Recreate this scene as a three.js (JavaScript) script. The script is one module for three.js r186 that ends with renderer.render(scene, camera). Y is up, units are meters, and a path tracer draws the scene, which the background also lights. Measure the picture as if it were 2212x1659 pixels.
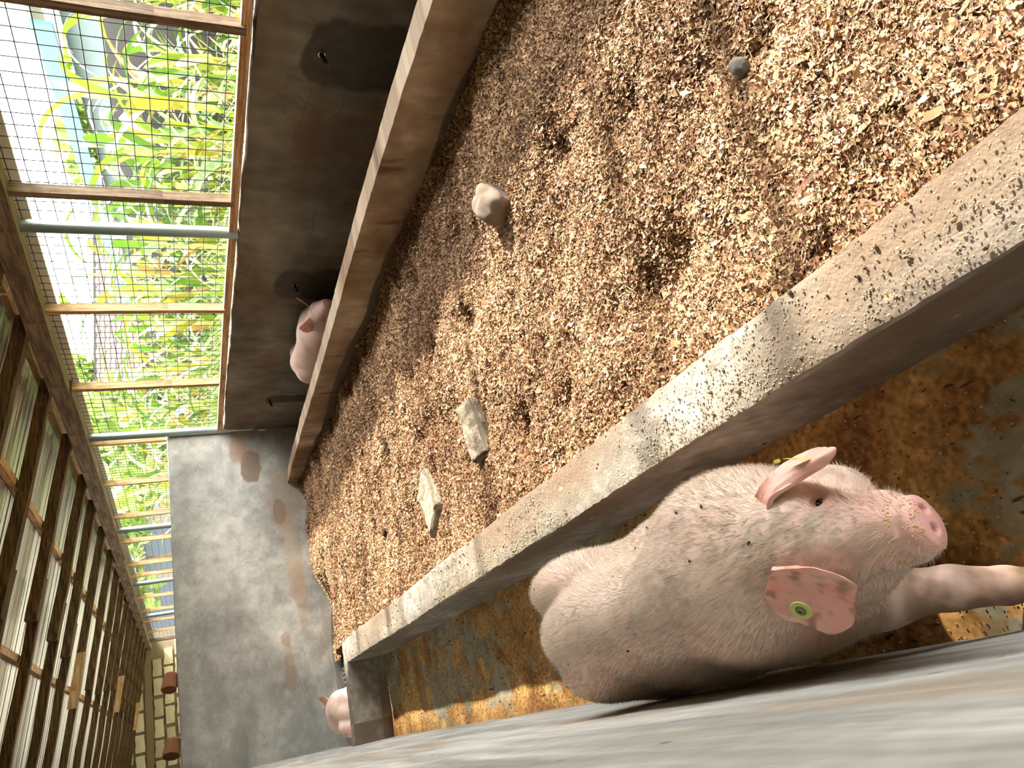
import * as THREE from 'three';
import { mergeGeometries, mergeVertices } from 'three/addons/utils/BufferGeometryUtils.js';

// ---------------------------------------------------------------- camera, sky, sun, exposure
// Coordinates below are relative to the lens; at the end everything is raised so that the trough floor is y = 0.
const LIFT = 1.26;
const scene = new THREE.Scene();
const camera = new THREE.PerspectiveCamera(2 * Math.atan(829.5 / 1645.4) * 180 / Math.PI, 2212 / 1659, 0.02, 200);
camera.position.set(0, 0, 0);
camera.up.set(0.909, -0.045, 0.415);               // the photograph is lying on its side: world up points to its left
camera.lookAt(0.363, -0.407, -0.838);
scene.add(camera);
const renderer = new THREE.WebGLRenderer({ antialias: true });
renderer.toneMapping = THREE.LinearToneMapping;
renderer.toneMappingExposure = 1.0;
renderer.shadowMap.enabled = true;
scene.background = new THREE.Color(1.0, 0.985, 0.95);   // white hazy sky
scene.backgroundIntensity = 16;
const sun = new THREE.DirectionalLight(new THREE.Color(1, 0.93, 0.8), 24);
sun.position.set(10, 6.4, 0.6); sun.target.position.set(0, 0, 0);
sun.castShadow = true; sun.shadow.radius = 4.5; sun.shadow.mapSize.set(4096, 4096);
Object.assign(sun.shadow.camera, { left: -26, right: 26, top: 14, bottom: -14, near: 0.1, far: 60 });
scene.add(sun, sun.target);

// ---------------------------------------------------------------- helpers
let seed = 12345;
function reseed(s) { seed = s; }
function R() { seed = (seed + 0x6D2B79F5) | 0; let t = Math.imul(seed ^ (seed >>> 15), 1 | seed); t = (t + Math.imul(t ^ (t >>> 7), 61 | t)) ^ t; return ((t ^ (t >>> 14)) >>> 0) / 4294967296; }
const rr = (a, b) => a + (b - a) * R();
const V = (x, y, z) => new THREE.Vector3(x, y, z);
const clamp = (x, a = 0, b = 1) => Math.min(b, Math.max(a, x));
const ss = (a, b, x) => { const t = clamp((x - a) / (b - a)); return t * t * (3 - 2 * t); };
const lerp = (a, b, t) => a + (b - a) * t;
function h3(x, y, z) { let h = Math.imul(x, 374761393) + Math.imul(y, 668265263) + Math.imul(z, 1274126177); h = Math.imul(h ^ (h >>> 13), 1274126177); return ((h ^ (h >>> 16)) >>> 0) / 4294967296; }
function n3(x, y, z) {
  const X = Math.floor(x), Y = Math.floor(y), Z = Math.floor(z); x -= X; y -= Y; z -= Z;
  const u = x * x * (3 - 2 * x), v = y * y * (3 - 2 * y), w = z * z * (3 - 2 * z);
  const a = lerp(lerp(h3(X, Y, Z), h3(X + 1, Y, Z), u), lerp(h3(X, Y + 1, Z), h3(X + 1, Y + 1, Z), u), v);
  const b = lerp(lerp(h3(X, Y, Z + 1), h3(X + 1, Y, Z + 1), u), lerp(h3(X, Y + 1, Z + 1), h3(X + 1, Y + 1, Z + 1), u), v);
  return lerp(a, b, w) * 2 - 1;
}
function n2(x, y) {
  const X = Math.floor(x), Y = Math.floor(y); x -= X; y -= Y;
  const u = x * x * (3 - 2 * x), v = y * y * (3 - 2 * y);
  return lerp(lerp(h3(X, Y, 7), h3(X + 1, Y, 7), u), lerp(h3(X, Y + 1, 7), h3(X + 1, Y + 1, 7), u), v) * 2 - 1;
}
function fbm(x, y, o = 4) { let s = 0, a = 0.5, f = 1; for (let i = 0; i < o; i++) { s += a * n2(x * f + i * 17.3, y * f - i * 9.1); a *= 0.5; f *= 2.03; } return s; }
function fbm3(x, y, z, o = 3) { let s = 0, a = 0.5, f = 1; for (let i = 0; i < o; i++) { s += a * n3(x * f + i * 17.3, y * f - i * 9.1, z * f + i * 5.7); a *= 0.5; f *= 2.03; } return s; }

// texture: fn(u, v, px) -> [r,g,b] in sRGB 0..255 ; draw(ctx) adds strokes
function tex(w, h, fn, { draw, srgb = true, repeat } = {}) {
  const c = document.createElement('canvas'); c.width = w; c.height = h;
  const g = c.getContext('2d'), im = g.createImageData(w, h), d = im.data;
  for (let j = 0; j < h; j++) for (let i = 0; i < w; i++) {
    const p = fn((i + 0.5) / w, 1 - (j + 0.5) / h), k = (j * w + i) * 4;
    d[k] = clamp(p[0], 0, 255); d[k + 1] = clamp(p[1], 0, 255); d[k + 2] = clamp(p[2], 0, 255); d[k + 3] = 255;
  }
  g.putImageData(im, 0, 0);
  if (draw) draw(g, w, h);
  const t = new THREE.CanvasTexture(c);
  if (srgb) t.colorSpace = THREE.SRGBColorSpace;
  t.wrapS = t.wrapT = THREE.RepeatWrapping; t.magFilter = THREE.LinearFilter;
  if (repeat) t.repeat.set(...repeat);
  return t;
}
const mix3 = (a, b, t) => [lerp(a[0], b[0], t), lerp(a[1], b[1], t), lerp(a[2], b[2], t)];
function std(o) { return new THREE.MeshStandardMaterial({ roughness: 0.9, metalness: 0, ...o }); }
function mesh(name, geo, mat, parent, label) {
  const m = new THREE.Mesh(geo, mat); m.name = name; m.castShadow = m.receiveShadow = true;
  if (label) m.userData.label = label;
  (parent || scene).add(m); return m;
}
const taken = {};
function numbered(n) { const k = taken[n] = (taken[n] ?? -1) + 1; return k ? n + '_' + String(k).padStart(3, '0') : n; }
function thing(name, label, category, pos = [0, 0, 0], group) {
  const g = new THREE.Group(); g.name = numbered(name); g.position.set(...pos); scene.add(g);
  g.userData = { label, category }; if (group) g.userData.group = group; return g;
}
function tag(o, label, category, group) { o.name = numbered(o.name); o.userData = { ...o.userData, label, category }; if (group) o.userData.group = group; return o; }
function structure(o, label, category = 'structure') { o.userData = { ...o.userData, kind: 'structure', label, category }; return o; }
function setGroup(name, label, category, pos = [0, 0, 0]) { const g = new THREE.Group(); g.name = name; g.position.set(...pos); scene.add(g); return structure(g, label, category); }
// uv in metres by dominant axis; the grain (u) runs along `axis`
function metreUV(geo, axis = 'x', s = 1) {
  if (!geo.attributes.normal) geo.computeVertexNormals();
  const p = geo.attributes.position, n = geo.attributes.normal, uv = new Float32Array(p.count * 2);
  for (let i = 0; i < p.count; i++) {
    const P = { x: p.getX(i), y: p.getY(i), z: p.getZ(i) }, N = { x: Math.abs(n.getX(i)), y: Math.abs(n.getY(i)), z: Math.abs(n.getZ(i)) };
    const dom = N.x > N.y && N.x > N.z ? 'x' : N.y > N.z ? 'y' : 'z', rest = ['x', 'y', 'z'].filter(k => k !== dom);
    const a = rest.includes(axis) ? axis : rest[0], b = rest.find(k => k !== a);
    uv[i * 2] = P[a] * s; uv[i * 2 + 1] = P[b] * s + (dom === 'x' ? 0.37 : dom === 'y' ? 0.71 : 0);
  }
  geo.setAttribute('uv', new THREE.BufferAttribute(uv, 2)); return geo;
}
// a block of masonry or timber, finely divided, its skin uneven (amp at size, plus fine amp2); rounded edges by chamfer c
function block(x0, x1, y0, y1, z0, z1, { step = 0.05, amp = 0.004, freq = 3, amp2 = 0, freq2 = 25, warp, c = 0.006, sx, sy, sz } = {}) {
  const g = new THREE.BoxGeometry(1, 1, 1, sx || Math.max(1, Math.round((x1 - x0) / step)), sy || Math.max(1, Math.round((y1 - y0) / step)), sz || Math.max(1, Math.round((z1 - z0) / step)));
  const p = g.attributes.position, cx = (x0 + x1) / 2, cy = (y0 + y1) / 2, cz = (z0 + z1) / 2, hx = (x1 - x0) / 2, hy = (y1 - y0) / 2, hz = (z1 - z0) / 2;
  for (let i = 0; i < p.count; i++) {
    let ux = p.getX(i) * 2, uy = p.getY(i) * 2, uz = p.getZ(i) * 2, x = ux * hx, y = uy * hy, z = uz * hz;
    const ex = Math.abs(ux) > 0.9999, ey = Math.abs(uy) > 0.9999, ez = Math.abs(uz) > 0.9999, ne = ex + ey + ez;
    if (ne > 1) { if (ex) x -= Math.sign(ux) * c * 0.6; if (ey) y -= Math.sign(uy) * c * 0.6; if (ez) z -= Math.sign(uz) * c * 0.6; }
    x += cx; y += cy; z += cz;
    const X = x, Y = y, Z = z;
    x += amp * fbm3(X * freq, Y * freq, Z * freq + 3) * 2; y += amp * fbm3(X * freq + 31, Y * freq, Z * freq) * 2; z += amp * fbm3(X * freq, Y * freq + 57, Z * freq) * 2;
    if (amp2) { const k = ne > 1 ? 2.2 : 1; x += k * amp2 * n3(X * freq2, Y * freq2, Z * freq2); y += k * amp2 * n3(X * freq2 + 9, Y * freq2, Z * freq2); }
    if (warp) [x, y, z] = warp(x, y, z);
    p.setXYZ(i, x, y, z);
  }
  g.computeVertexNormals(); return g;
}
function box(x0, x1, y0, y1, z0, z1, axis = 'x', c = 0.003) { return metreUV(block(x0, x1, y0, y1, z0, z1, { sx: 1, sy: 1, sz: 1, amp: 0, c }), axis); }
// planar uv over a rectangle for the faces (a,b) so that marks land where they belong
function planeUV(geo, a, a0, a1, b, b0, b1) {
  const p = geo.attributes.position, uv = new Float32Array(p.count * 2), get = { x: i => p.getX(i), y: i => p.getY(i), z: i => p.getZ(i) };
  for (let i = 0; i < p.count; i++) { uv[i * 2] = (get[a](i) - a0) / (a1 - a0); uv[i * 2 + 1] = (get[b](i) - b0) / (b1 - b0); }
  geo.setAttribute('uv', new THREE.BufferAttribute(uv, 2)); return geo;
}
function flat(geo) { const g = geo.index ? geo.toNonIndexed() : geo; g.computeVertexNormals(); return g; }
function crackLine(g, x, y, a, len, w, col) {
  g.strokeStyle = col; g.lineWidth = w; g.beginPath(); g.moveTo(x, y);
  for (let i = 0; i < len; i++) { a += rr(-0.7, 0.7); x += Math.cos(a) * 6; y += Math.sin(a) * 6; g.lineTo(x, y); }
  g.stroke();
}

// ---------------------------------------------------------------- materials
const concreteBump = tex(512, 512, (u, v) => { const k = 128 + 70 * fbm(u * 40, v * 40, 4) + 60 * fbm(u * 160, v * 160, 2); return [k, k, k]; }, { srgb: false });
function grey(u, v, base, amt) { const k = fbm(u, v, 6) * amt; return [base[0] + k, base[1] + k, base[2] + k * 0.95]; }
// far wall: smooth grey render with hairline crazing and brown stains
reseed(11);
const farTex = tex(1536, 768, (u, v) => {
  const x = -0.3 + u * 3.25, y = -1.4 + v * 1.55;
  let c = grey(x * 2.2, y * 2.2, [158, 158, 152], 44); const f = fbm(x * 14, y * 14, 4) * 26 + fbm(x * 60, y * 60, 2) * 10; c = c.map(k => k + f);
  const st = fbm(x * 1.6 + 40, y * 5, 4); c = mix3(c, [128, 128, 122], clamp(st * 1.6));
  const blob = (cx, cy, rx, ry, col, a, e = 0.25) => { const d = Math.hypot((x - cx) / rx, (y - cy) / ry) + 0.45 * fbm(x * 9 + cx * 7, y * 9, 4); c = mix3(c, col, a * ss(1 + e, 1 - e, d)); };
  blob(2.43, -0.64, 0.16, 0.10, [118, 98, 80], 0.8, 0.12); blob(2.62, -0.55, 0.14, 0.08, [150, 118, 92], 0.6);
  blob(1.98, -0.87, 0.13, 0.055, [112, 92, 74], 0.9, 0.08); blob(2.1, -0.95, 0.35, 0.16, [148, 130, 110], 0.5);
  blob(1.5, -0.95, 0.42, 0.07, [156, 138, 116], 0.45); blob(1.2, -0.98, 0.3, 0.06, [150, 122, 96], 0.35);
  blob(0.55, -0.83, 0.22, 0.05, [138, 116, 94], 0.5); blob(0.8, -0.82, 0.07, 0.04, [144, 122, 100], 0.5);
  const wet = -1.10 + 0.05 * fbm(x * 3, 3, 3) - 0.12 * ss(1.45, 1.0, x); if (y < wet) c = mix3(c, [96, 92, 86], 0.8 * ss(wet, wet - 0.012, y));
  const sc = fbm(x * 2 + y * 3, y * 70 - x * 16, 3); if (sc > 0.3 && x < 1.2) c = mix3(c, [172, 171, 165], 0.35 * clamp((sc - 0.3) / 0.15));
  return c;
}, { draw(g, w, h) {
  for (let i = 0; i < 60; i++) crackLine(g, rr(w * 0.45, w * 0.95), rr(0, h * 0.6), rr(0, 6.3), 6 + R() * 22, 0.8, 'rgba(70,68,62,0.45)');
  for (let i = 0; i < 40; i++) crackLine(g, rr(0, w), rr(0, h), rr(0, 6.3), 2 + R() * 6, 0.8, 'rgba(80,76,70,0.4)');
  for (let i = 0; i < 90; i++) { g.fillStyle = i % 3 ? 'rgba(60,56,50,0.7)' : 'rgba(205,204,198,0.8)'; g.beginPath(); g.arc(rr(0, w), rr(0, h), rr(0.8, 2), 0, 7); g.fill(); }
} });
// right wall: cement render browned by splashes, dark and wet round the drinkers
reseed(12);
const rightTex = tex(2048, 384, (u, v) => {
  const z = -7.4 + u * 9, y = -1.4 + v * 1.0;
  let c = grey(z * 2, y * 2.5, [122, 116, 104], 44); const f = fbm(z * 16, y * 9, 4) * 22; c = c.map(k => k + f);
  c = mix3(c, [96, 68, 46], clamp(0.25 + fbm(z * 1.5 + 9, y * 4, 4) * 1.1) * 0.9);
  for (const [dz, dy, w] of [[-2.583, -0.686, 0.2], [-4.585, -0.74, 0.2], [-6.557, -0.789, 0.08]]) {
    const d = Math.hypot((z - dz) / w, Math.max(0, (y - dy)) / (w * 0.45)) + 0.35 * fbm(z * 8, y * 8, 3) - (y < dy ? 0.0 : 0);
    c = mix3(c, [52, 46, 38], 0.85 * ss(1.1, 0.85, d) * (0.8 + 0.2 * fbm(z * 20, y * 20, 2)));
  }
  return c;
}, { draw(g, w, h) { for (let i = 0; i < 40; i++) crackLine(g, rr(0, w), rr(0, h), rr(-0.4, 0.4) + 1.57 * (i % 2), 8 + R() * 20, 0.9, 'rgba(30,26,20,0.5)'); } });
// left wall: pale cement, trowel streaks along the wall
reseed(13);
const leftTex = tex(2048, 512, (u, v) => {
  const z = -7.4 + u * 9, y = -1.4 + v * 1.25;
  let c = [160, 160, 155]; const s = fbm(z * 3, y * 26, 5) * 44 + fbm(z * 1.1 + 9, y * 3, 4) * 34 + fbm(z * 40, y * 40, 2) * 12; c = c.map(k => k + s);
  const br = fbm(z * 1.3 + 70, y * 11 + 3, 4); c = mix3(c, [156, 130, 102], clamp(br * 2.4 - 0.35) * 0.5);
  return c;
}, { draw(g, w, h) {
  for (let i = 0; i < 26; i++) crackLine(g, rr(0, w), rr(0, h), rr(-0.2, 0.2), 10 + R() * 20, 1, 'rgba(96,92,86,0.45)');
  for (let i = 0; i < 60; i++) { g.fillStyle = 'rgba(56,44,34,0.8)'; g.beginPath(); g.arc(rr(0, w), rr(0, h), rr(0.6, 2.2), 0, 7); g.fill(); }
} });
// curb and divider: grey cement trodden brown
function curbFn(light, brown, am) { return (u, v) => { const x = u * 6, y = v * 1.2; let c = grey(x * 4, y * 4, light, 46); const f = fbm(x * 30, y * 30, 4) * 34; c = c.map(k => k + f); return mix3(c, brown, clamp(am + fbm(x * 1.7 + 5, y * 5, 5) * 1.3)); }; }
reseed(14);
const curbTex = tex(2048, 512, curbFn([136, 129, 118], [110, 92, 75], 0.3), { draw(g, w, h) { for (let i = 0; i < 260; i++) { g.fillStyle = i % 2 ? 'rgba(70,50,36,0.75)' : 'rgba(190,160,110,0.7)'; const r = rr(0.6, 2.4); g.beginPath(); g.ellipse(rr(0, w), rr(0, h), r * 1.6, r, 0, 0, 7); g.fill(); } } });
const dividerTex = tex(2048, 512, (u, v) => {
  const z = -7.4 + u * 9, y = -1.4 + v * 0.7;
  let c = grey(z * 5, y * 5, [158, 140, 118], 40); c = c.map(k => k + fbm(z * 22, y * 8, 4) * 26);
  c = mix3(c, [104, 70, 44], clamp(0.3 + fbm(z * 2.5 + 3, y * 3.5, 5) * 1.5) * 0.8);
  const wet = -1.06 + 0.10 * fbm(z * 1.1, 1.3, 4); if (y < wet) c = mix3(c, [74, 60, 46], 0.8 * ss(wet, wet - 0.012, y));
  const sc = fbm(z * 14 + y * 3, y * 3 - z, 4); c = mix3(c, [66, 40, 24], clamp((sc - 0.3) * 4) * 0.5); return c;
});
// trough floor: cement under a film of yellow-brown meal
reseed(15);
const troughTex = tex(768, 2048, (u, v) => {
  const x = -0.2 + u * 0.62, z = -5.6 + v * 6.2;
  let c = grey(x * 9, z * 9, [150, 142, 118], 34); c = c.map(k => k + fbm(x * 50, z * 50, 3) * 22);
  let meal = 0.1 + fbm(x * 4 + 3, z * 3, 5) * 1.5 + fbm(x * 22, z * 14, 4) * 1.1;
  meal += 0.5 * ss(-3.9, -2.9, z) - 0.35 * ss(-1.5, -0.9, z) * ss(0.3, 0.1, Math.abs(x - 0.16 + 0.1 * fbm(z * 3, 2, 3)) + 0.1);
  meal += 0.5 * ss(-0.02, -0.1, x);
  const g2 = fbm(x * 90, z * 90, 3);
  const mc = mix3([196 + g2 * 60, 154 + g2 * 55, 92 + g2 * 50], [128 + g2 * 60, 84 + g2 * 44, 38 + g2 * 28], clamp(0.35 + fbm(x * 7, z * 7 + 9, 3) * 1.2));
  c = mix3(c, mc, ss(0.05, 0.5, meal));
  return c;
}, { draw(g, w, h) { for (let i = 0; i < 700; i++) { g.fillStyle = i % 3 ? 'rgba(58,36,18,0.75)' : 'rgba(30,22,14,0.85)'; const r = rr(0.8, 3.2) * (i % 9 ? 1 : 1.7); g.beginPath(); g.ellipse(rr(0, w), rr(0, h), r, r * 1.7, rr(0, 3), 0, 7); g.fill(); } } });
function woodFn(light, dark, sc = 1) { return (u, v) => { const g = fbm(u * 6 * sc, v * 120 * sc, 4) + 0.5 * fbm(u * 40, v * 240, 2); const s = fbm(u * 3, v * 6, 3); return mix3(light, dark, clamp(0.45 + g * 0.9 + s * 0.5)); }; }
reseed(16);
const paleWoodTex = tex(512, 512, woodFn([222, 186, 140], [156, 116, 78]));
const oldWoodTex = tex(512, 512, woodFn([150, 128, 104], [92, 74, 58]));
const palmWoodTex = tex(512, 512, (u, v) => { const g = fbm(u * 10, v * 160, 4), d = n2(u * 60, v * 300); let c = mix3([116, 88, 52], [48, 34, 18], clamp(0.5 + g * 1.2)); if (d > 0.5) c = mix3(c, [168, 132, 78], (d - 0.5)); return c; });
function rough(n, m) { const t = concreteBump.clone(); t.repeat.set(n, m); t.needsUpdate = true; return t; }
const M = {
  far: std({ map: farTex, bumpMap: rough(3, 1.5), bumpScale: 0.0015, roughness: 0.82 }),
  right: std({ map: rightTex, roughness: 0.75 }),
  left: std({ map: leftTex, roughness: 0.72 }),
  curb: std({ map: curbTex, bumpMap: rough(10, 2), bumpScale: 0.0035, roughness: 0.95 }),
  divider: std({ map: dividerTex, bumpMap: rough(9, 1), bumpScale: 0.002, roughness: 0.9 }),
  trough: std({ map: troughTex, roughness: 0.8 }),
  paleWood: std({ map: paleWoodTex, roughness: 0.75 }), oldWood: std({ map: oldWoodTex, roughness: 0.8 }),
  palmWood: std({ map: palmWoodTex, roughness: 0.95 }),
  steel: std({ color: 0x9fb0ac, metalness: 0.75, roughness: 0.38 }),
  wire: std({ color: 0x2f3634, metalness: 0.6, roughness: 0.5 }),
  roof: std({ color: 0xd6d9d2, metalness: 0.8, roughness: 0.36 }),
  fascia: std({ color: 0xd8d3c2, roughness: 0.7 }),
  mortar: std({ color: 0x8b7d68, roughness: 1 }), ring: std({ color: 0x8a7458, roughness: 0.95 }),
  plain: std({ color: 0xa9a59c, roughness: 0.95 }),
  dark: std({ color: 0x1c1a16, roughness: 0.7 }), brass: std({ color: 0xb8a878, metalness: 0.9, roughness: 0.3 }),
};

// ---------------------------------------------------------------- the pen: floors and walls
const Zf = -7.3;
const floor = structure(mesh('floor', planeUV(block(-5.6, 2.92, -1.5, -1.285, -22.2, 4.2, { step: 1.2, amp: 0 }), 'x', 0, 1, 'z', 0, 1), M.plain), 'grey cement floor slab of the barn', 'floor');
const trough = structure(mesh('floor_trough', planeUV(block(-0.2, 0.42, -1.30, -1.26, -5.6, 0.6, { step: 0.03, amp: 0.003, freq: 8, amp2: 0.001 }), 'x', -0.2, 0.42, 'z', -5.6, 0.6), M.trough), 'meal-covered cement floor of the feeding lane beside the pale wall', 'floor');
{
  const w = block(-0.24, -0.1, -1.3, -0.2, -7.32, 1.4, { step: 0.05, amp: 0.003, freq: 5, warp: (x, y, z) => [x + 0.010 * (z + 2.4), y, z] });
  structure(mesh('wall_left', planeUV(w, 'z', -7.4, 1.6, 'y', -1.4, -0.15), M.left), 'pale trowelled cement wall along the pig lane', 'wall');
  const f = block(-0.3, 2.86, -1.5, 0.068, Zf - 0.13, Zf, { step: 0.04, amp: 0.004, freq: 3, amp2: 0.0014, c: 0.012 });
  structure(mesh('wall_far', planeUV(f, 'x', -0.3, 2.95, 'y', -1.4, 0.15), M.far), 'grey rendered cross wall closing the far end of the pen', 'wall');
  const r = block(2.8, 2.93, -1.5, -0.41, Zf, 4.2, { step: 0.05, amp: 0.005, freq: 4, amp2: 0.003, freq2: 14, c: 0.012, warp: (x, y, z) => [x, y + 0.008 * (z + 5), z] });
  structure(mesh('wall_right', planeUV(r, 'z', -7.4, 1.6, 'y', -1.4, -0.4), M.right), 'low brown-stained cement wall under the mesh window', 'wall');
  const cu = block(0.392, 0.542, -1.31, -1.0, -5.5, 0.5, { step: 0.016, amp: 0.005, freq: 2.2, amp2: 0.0013, freq2: 42, c: 0.003 });
  const cuv = metreUV(cu, 'z', 0.1667); const cv = cuv.attributes.uv; for (let i = 0; i < cv.count; i++) cv.setY(i, cv.getY(i) * 5);
  structure(mesh('wall_trough', cuv, M.curb), 'grey cement curb strewn with meal between the pig lane and the bedding', 'wall');
  const ce = block(-0.16, 0.535, -1.31, -1.0, -5.62, -5.5, { step: 0.02, amp: 0.004, freq: 2.2, amp2: 0.0013, freq2: 42, c: 0.003, warp: (x, y, z) => [x, y, z + 0.14 * (x - 0.54)] });
  const cev = metreUV(ce, 'x', 0.1667); const ev = cev.attributes.uv; for (let i = 0; i < ev.count; i++) ev.setY(i, ev.getY(i) * 5);
  structure(mesh('wall_trough_end', cev, M.curb), 'short cement curb across the far end of the pig lane', 'wall');
  // divider towards the right-hand lane, a little lower and leaning away at its far end
  const dv = block(0, 0.15, -1.35, 0, -7.29, 0.6, { step: 0.035, amp: 0.005, freq: 2.4, amp2: 0.002, freq2: 26, c: 0.01, warp: (x, y, z) => {
    const t = clamp((-1.7 - z) / 5.6), top = lerp(-0.862, -0.965, t * t * 0.6 + t * 0.4), xx = 2.172 + 0.05 * t + 0.015 * Math.sin(z * 1.7);
    return [xx + x * lerp(1, 0.72, t), lerp(-1.4, top, (y + 1.35) / 1.35), z]; } });
  structure(mesh('wall_divider', planeUV(dv, 'z', -7.4, 1.6, 'y', -1.4, -0.7), M.divider), 'brown-stained cement divider with a sunlit top before the right-hand lane', 'wall');
  // shell of the barn outside the frame
  structure(mesh('wall_outer', metreUV(block(-5.7, -5.56, -1.5, 0.94, -22.2, 4.2, { step: 1, amp: 0 })), M.plain), 'outer wall on the far side of the barn', 'wall');
  { const sh = new THREE.Shape([[-5.7, 0.9], [2.93, 0.9], [2.93, 0.95], [-1.3, 1.62], [-5.7, 0.93]].map(q => new THREE.Vector2(...q))); const g = new THREE.ExtrudeGeometry(sh, { depth: 0.15, bevelEnabled: false }); g.translate(0, 0, 4.2); structure(mesh('wall_near_gable', g, M.plain), 'plain gable above the end wall behind the viewer', 'wall'); }
  structure(mesh('wall_near', metreUV(block(-5.7, 2.93, -1.5, 0.95, 4.2, 4.35, { step: 1, amp: 0 })), M.plain), 'end wall of the barn behind the viewer', 'wall');
}

// ---------------------------------------------------------------- mesh window: sill, studs, pipes, wire
reseed(21);
const win = setGroup('window_1', 'open side of the barn closed by wire mesh on wooden studs and steel pipes', 'window', [2.82, -0.39, -7]);
const W = (g) => g.translate(-2.82, 0.39, 7);
function sillY(z) { return 0.008 * (z + 5); }
for (const [a, b] of [[4.2, -4.0], [-4.06, -7.3]]) mesh('sill_timber', W(metreUV(block(2.80, 2.86, -0.402, -0.352, b, a, { step: 0.2, amp: 0.004, freq: 0.8, sx: 1, sy: 1, c: 0.004, warp: (x, y, z) => [x, y + sillY(z), z] }), 'z')), M.paleWood, win);
for (const z of [3.6, 2.37, 1.15, -0.07, -1.29, -2.51, -3.72, -4.94, -6.16, -7.40, -8.62, -9.88, -11.1, -12.5, -13.3, -15.2, -16.6, -17.9, -19.4]) {
  const y0 = z > -7.3 ? -0.36 : -0.6, d = 0.012 * (R() - 0.5);
  mesh('stud', W(metreUV(block(2.79, 2.85, y0, 0.80, z - 0.024, z + 0.024, { sx: 1, sy: 12, sz: 1, amp: 0.004, freq: 1.3, c: 0.003, warp: (x, y, zz) => [x, y, zz + d * y] }), 'y')), z > -4 ? M.oldWood : M.paleWood, win);
}
mesh('end_board', W(box(2.79, 2.86, -0.6, 0.8, -21.0, -20.82, 'y')), M.oldWood, win);
for (const z of [2.45, -0.8, -4.04, -7.27, -10.55, -14.0, -17.3]) {
  const y0 = z > -7.2 ? -0.40 : -0.7, c = new THREE.CylinderGeometry(0.036, 0.036, 0.83 - y0, 24); c.translate(2.825, (0.83 + y0) / 2, z);
  mesh('pipe_post', W(c), M.steel, win);
}
{ // welded mesh on the outer side of the studs
  const gs = [], wz = 0.083; const rod = (a, b, r) => { const d = b.clone().sub(a), g = new THREE.CylinderGeometry(r, r, d.length(), 5, 1, true); g.applyQuaternion(new THREE.Quaternion().setFromUnitVectors(V(0, 1, 0), d.clone().normalize())); g.translate((a.x + b.x) / 2, (a.y + b.y) / 2, (a.z + b.z) / 2); return g; };
  const sag = (y, z) => 2.868 + 0.012 * n2(z * 0.9, y * 1.4);
  for (let z = 4.1; z > -20.8; z -= wz) { const zz = z + rr(-0.004, 0.004), n = z > -8 ? 4 : 2; for (let k = 0; k < n; k++) { const ya = lerp(-0.5, 0.86, k / n), yb = lerp(-0.5, 0.86, (k + 1) / n); gs.push(rod(V(sag(ya, zz), ya, zz + 0.006 * n2(ya * 3, zz)), V(sag(yb, zz), yb, zz + 0.006 * n2(yb * 3, zz)), 0.0026)); } }
  for (let y = -0.46; y < 0.86; y += wz) for (let z = 4.1; z > -20.8; z -= 1.2) { const z1 = Math.max(z - 1.2, -20.8); gs.push(rod(V(sag(y, z), y + 0.006 * n2(z, y), z), V(sag(y, z1), y + 0.006 * n2(z1, y), z1), 0.0026)); }
  mesh('wire_mesh', W(mergeGeometries(gs)), M.wire, win);
}

// ---------------------------------------------------------------- roof
reseed(31);
const SL = 0.16, roofY = (x) => 0.985 + SL * (2.8 - x), RX = -1.3;        // underside of the sheets; ridge at RX
const roof = setGroup('ceiling', 'corrugated metal roof on dark palm-wood rafters', 'ceiling', [2.8, 0.85, -7]);
const C = (g) => g.translate(-2.8, -0.85, 7);
for (const [a, b, y] of [[4.4, -6.15, 0], [-6.12, -11.9, -0.015], [-11.9, -14.6, 0.012], [-14.6, -17.8, 0.03], [-17.8, -22.0, 0.05]])
  mesh('wall_plate', C(metreUV(block(2.745, 2.87, 0.715 + y, 0.85 + y, b, a, { step: 0.25, sx: 1, sy: 1, amp: 0.008, freq: 0.9, c: 0.004 }), 'z')), M.oldWood, roof);
function sloped(x0, x1, y0, y1, z0, z1, fn, opt) { return block(x0, x1, y0, y1, z0, z1, { sy: 1, sz: 1, c: 0.004, ...opt, warp: (x, y, z) => [x, y + fn(x), z] }); }
const rafterZ = []; for (let k = 0; k < 27; k++) rafterZ.push([3.4, 2.2, 1.0, -0.1, -1.2, -2.25, -3.3, -4.35, -5.18, -6.17, -7.33, -8.5, -9.4, -10.5, -11.74][k] ?? -12.9 - 1.08 * (k - 15));
rafterZ.filter(z => z > -21.9).forEach((z, k) => {
  const w = rr(0.043, 0.056), e = rr(1.05, 1.35);
  mesh('rafter', C(metreUV(sloped(e, 2.89, -0.145, -0.055, z - w, z + w, roofY, { step: 0.12, sx: 16, amp: 0.009, freq: 2.2 }), 'x')), M.palmWood, roof);
  mesh('rafter', C(metreUV(sloped(RX, e + 0.35, -0.14, -0.058, z - w * 2.7, z - w - 0.002, roofY, { step: 0.12, sx: 16, amp: 0.008, freq: 2.2 }), 'x')), M.palmWood, roof);
  mesh('rafter', C(metreUV(sloped(-6.2, RX, -0.145, -0.055, z - w, z + w, x => roofY(2 * RX - x), { sx: 6, amp: 0.006, freq: 2 }), 'x')), M.palmWood, roof);
  if (k % 5 === 3) mesh('splice_board', C(metreUV(sloped(e - 0.25, e + 0.35, -0.16, -0.06, z + w + 0.002, z + w + 0.024, roofY, { sx: 2, amp: 0 }), 'x')), M.paleWood, roof);
});
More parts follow.
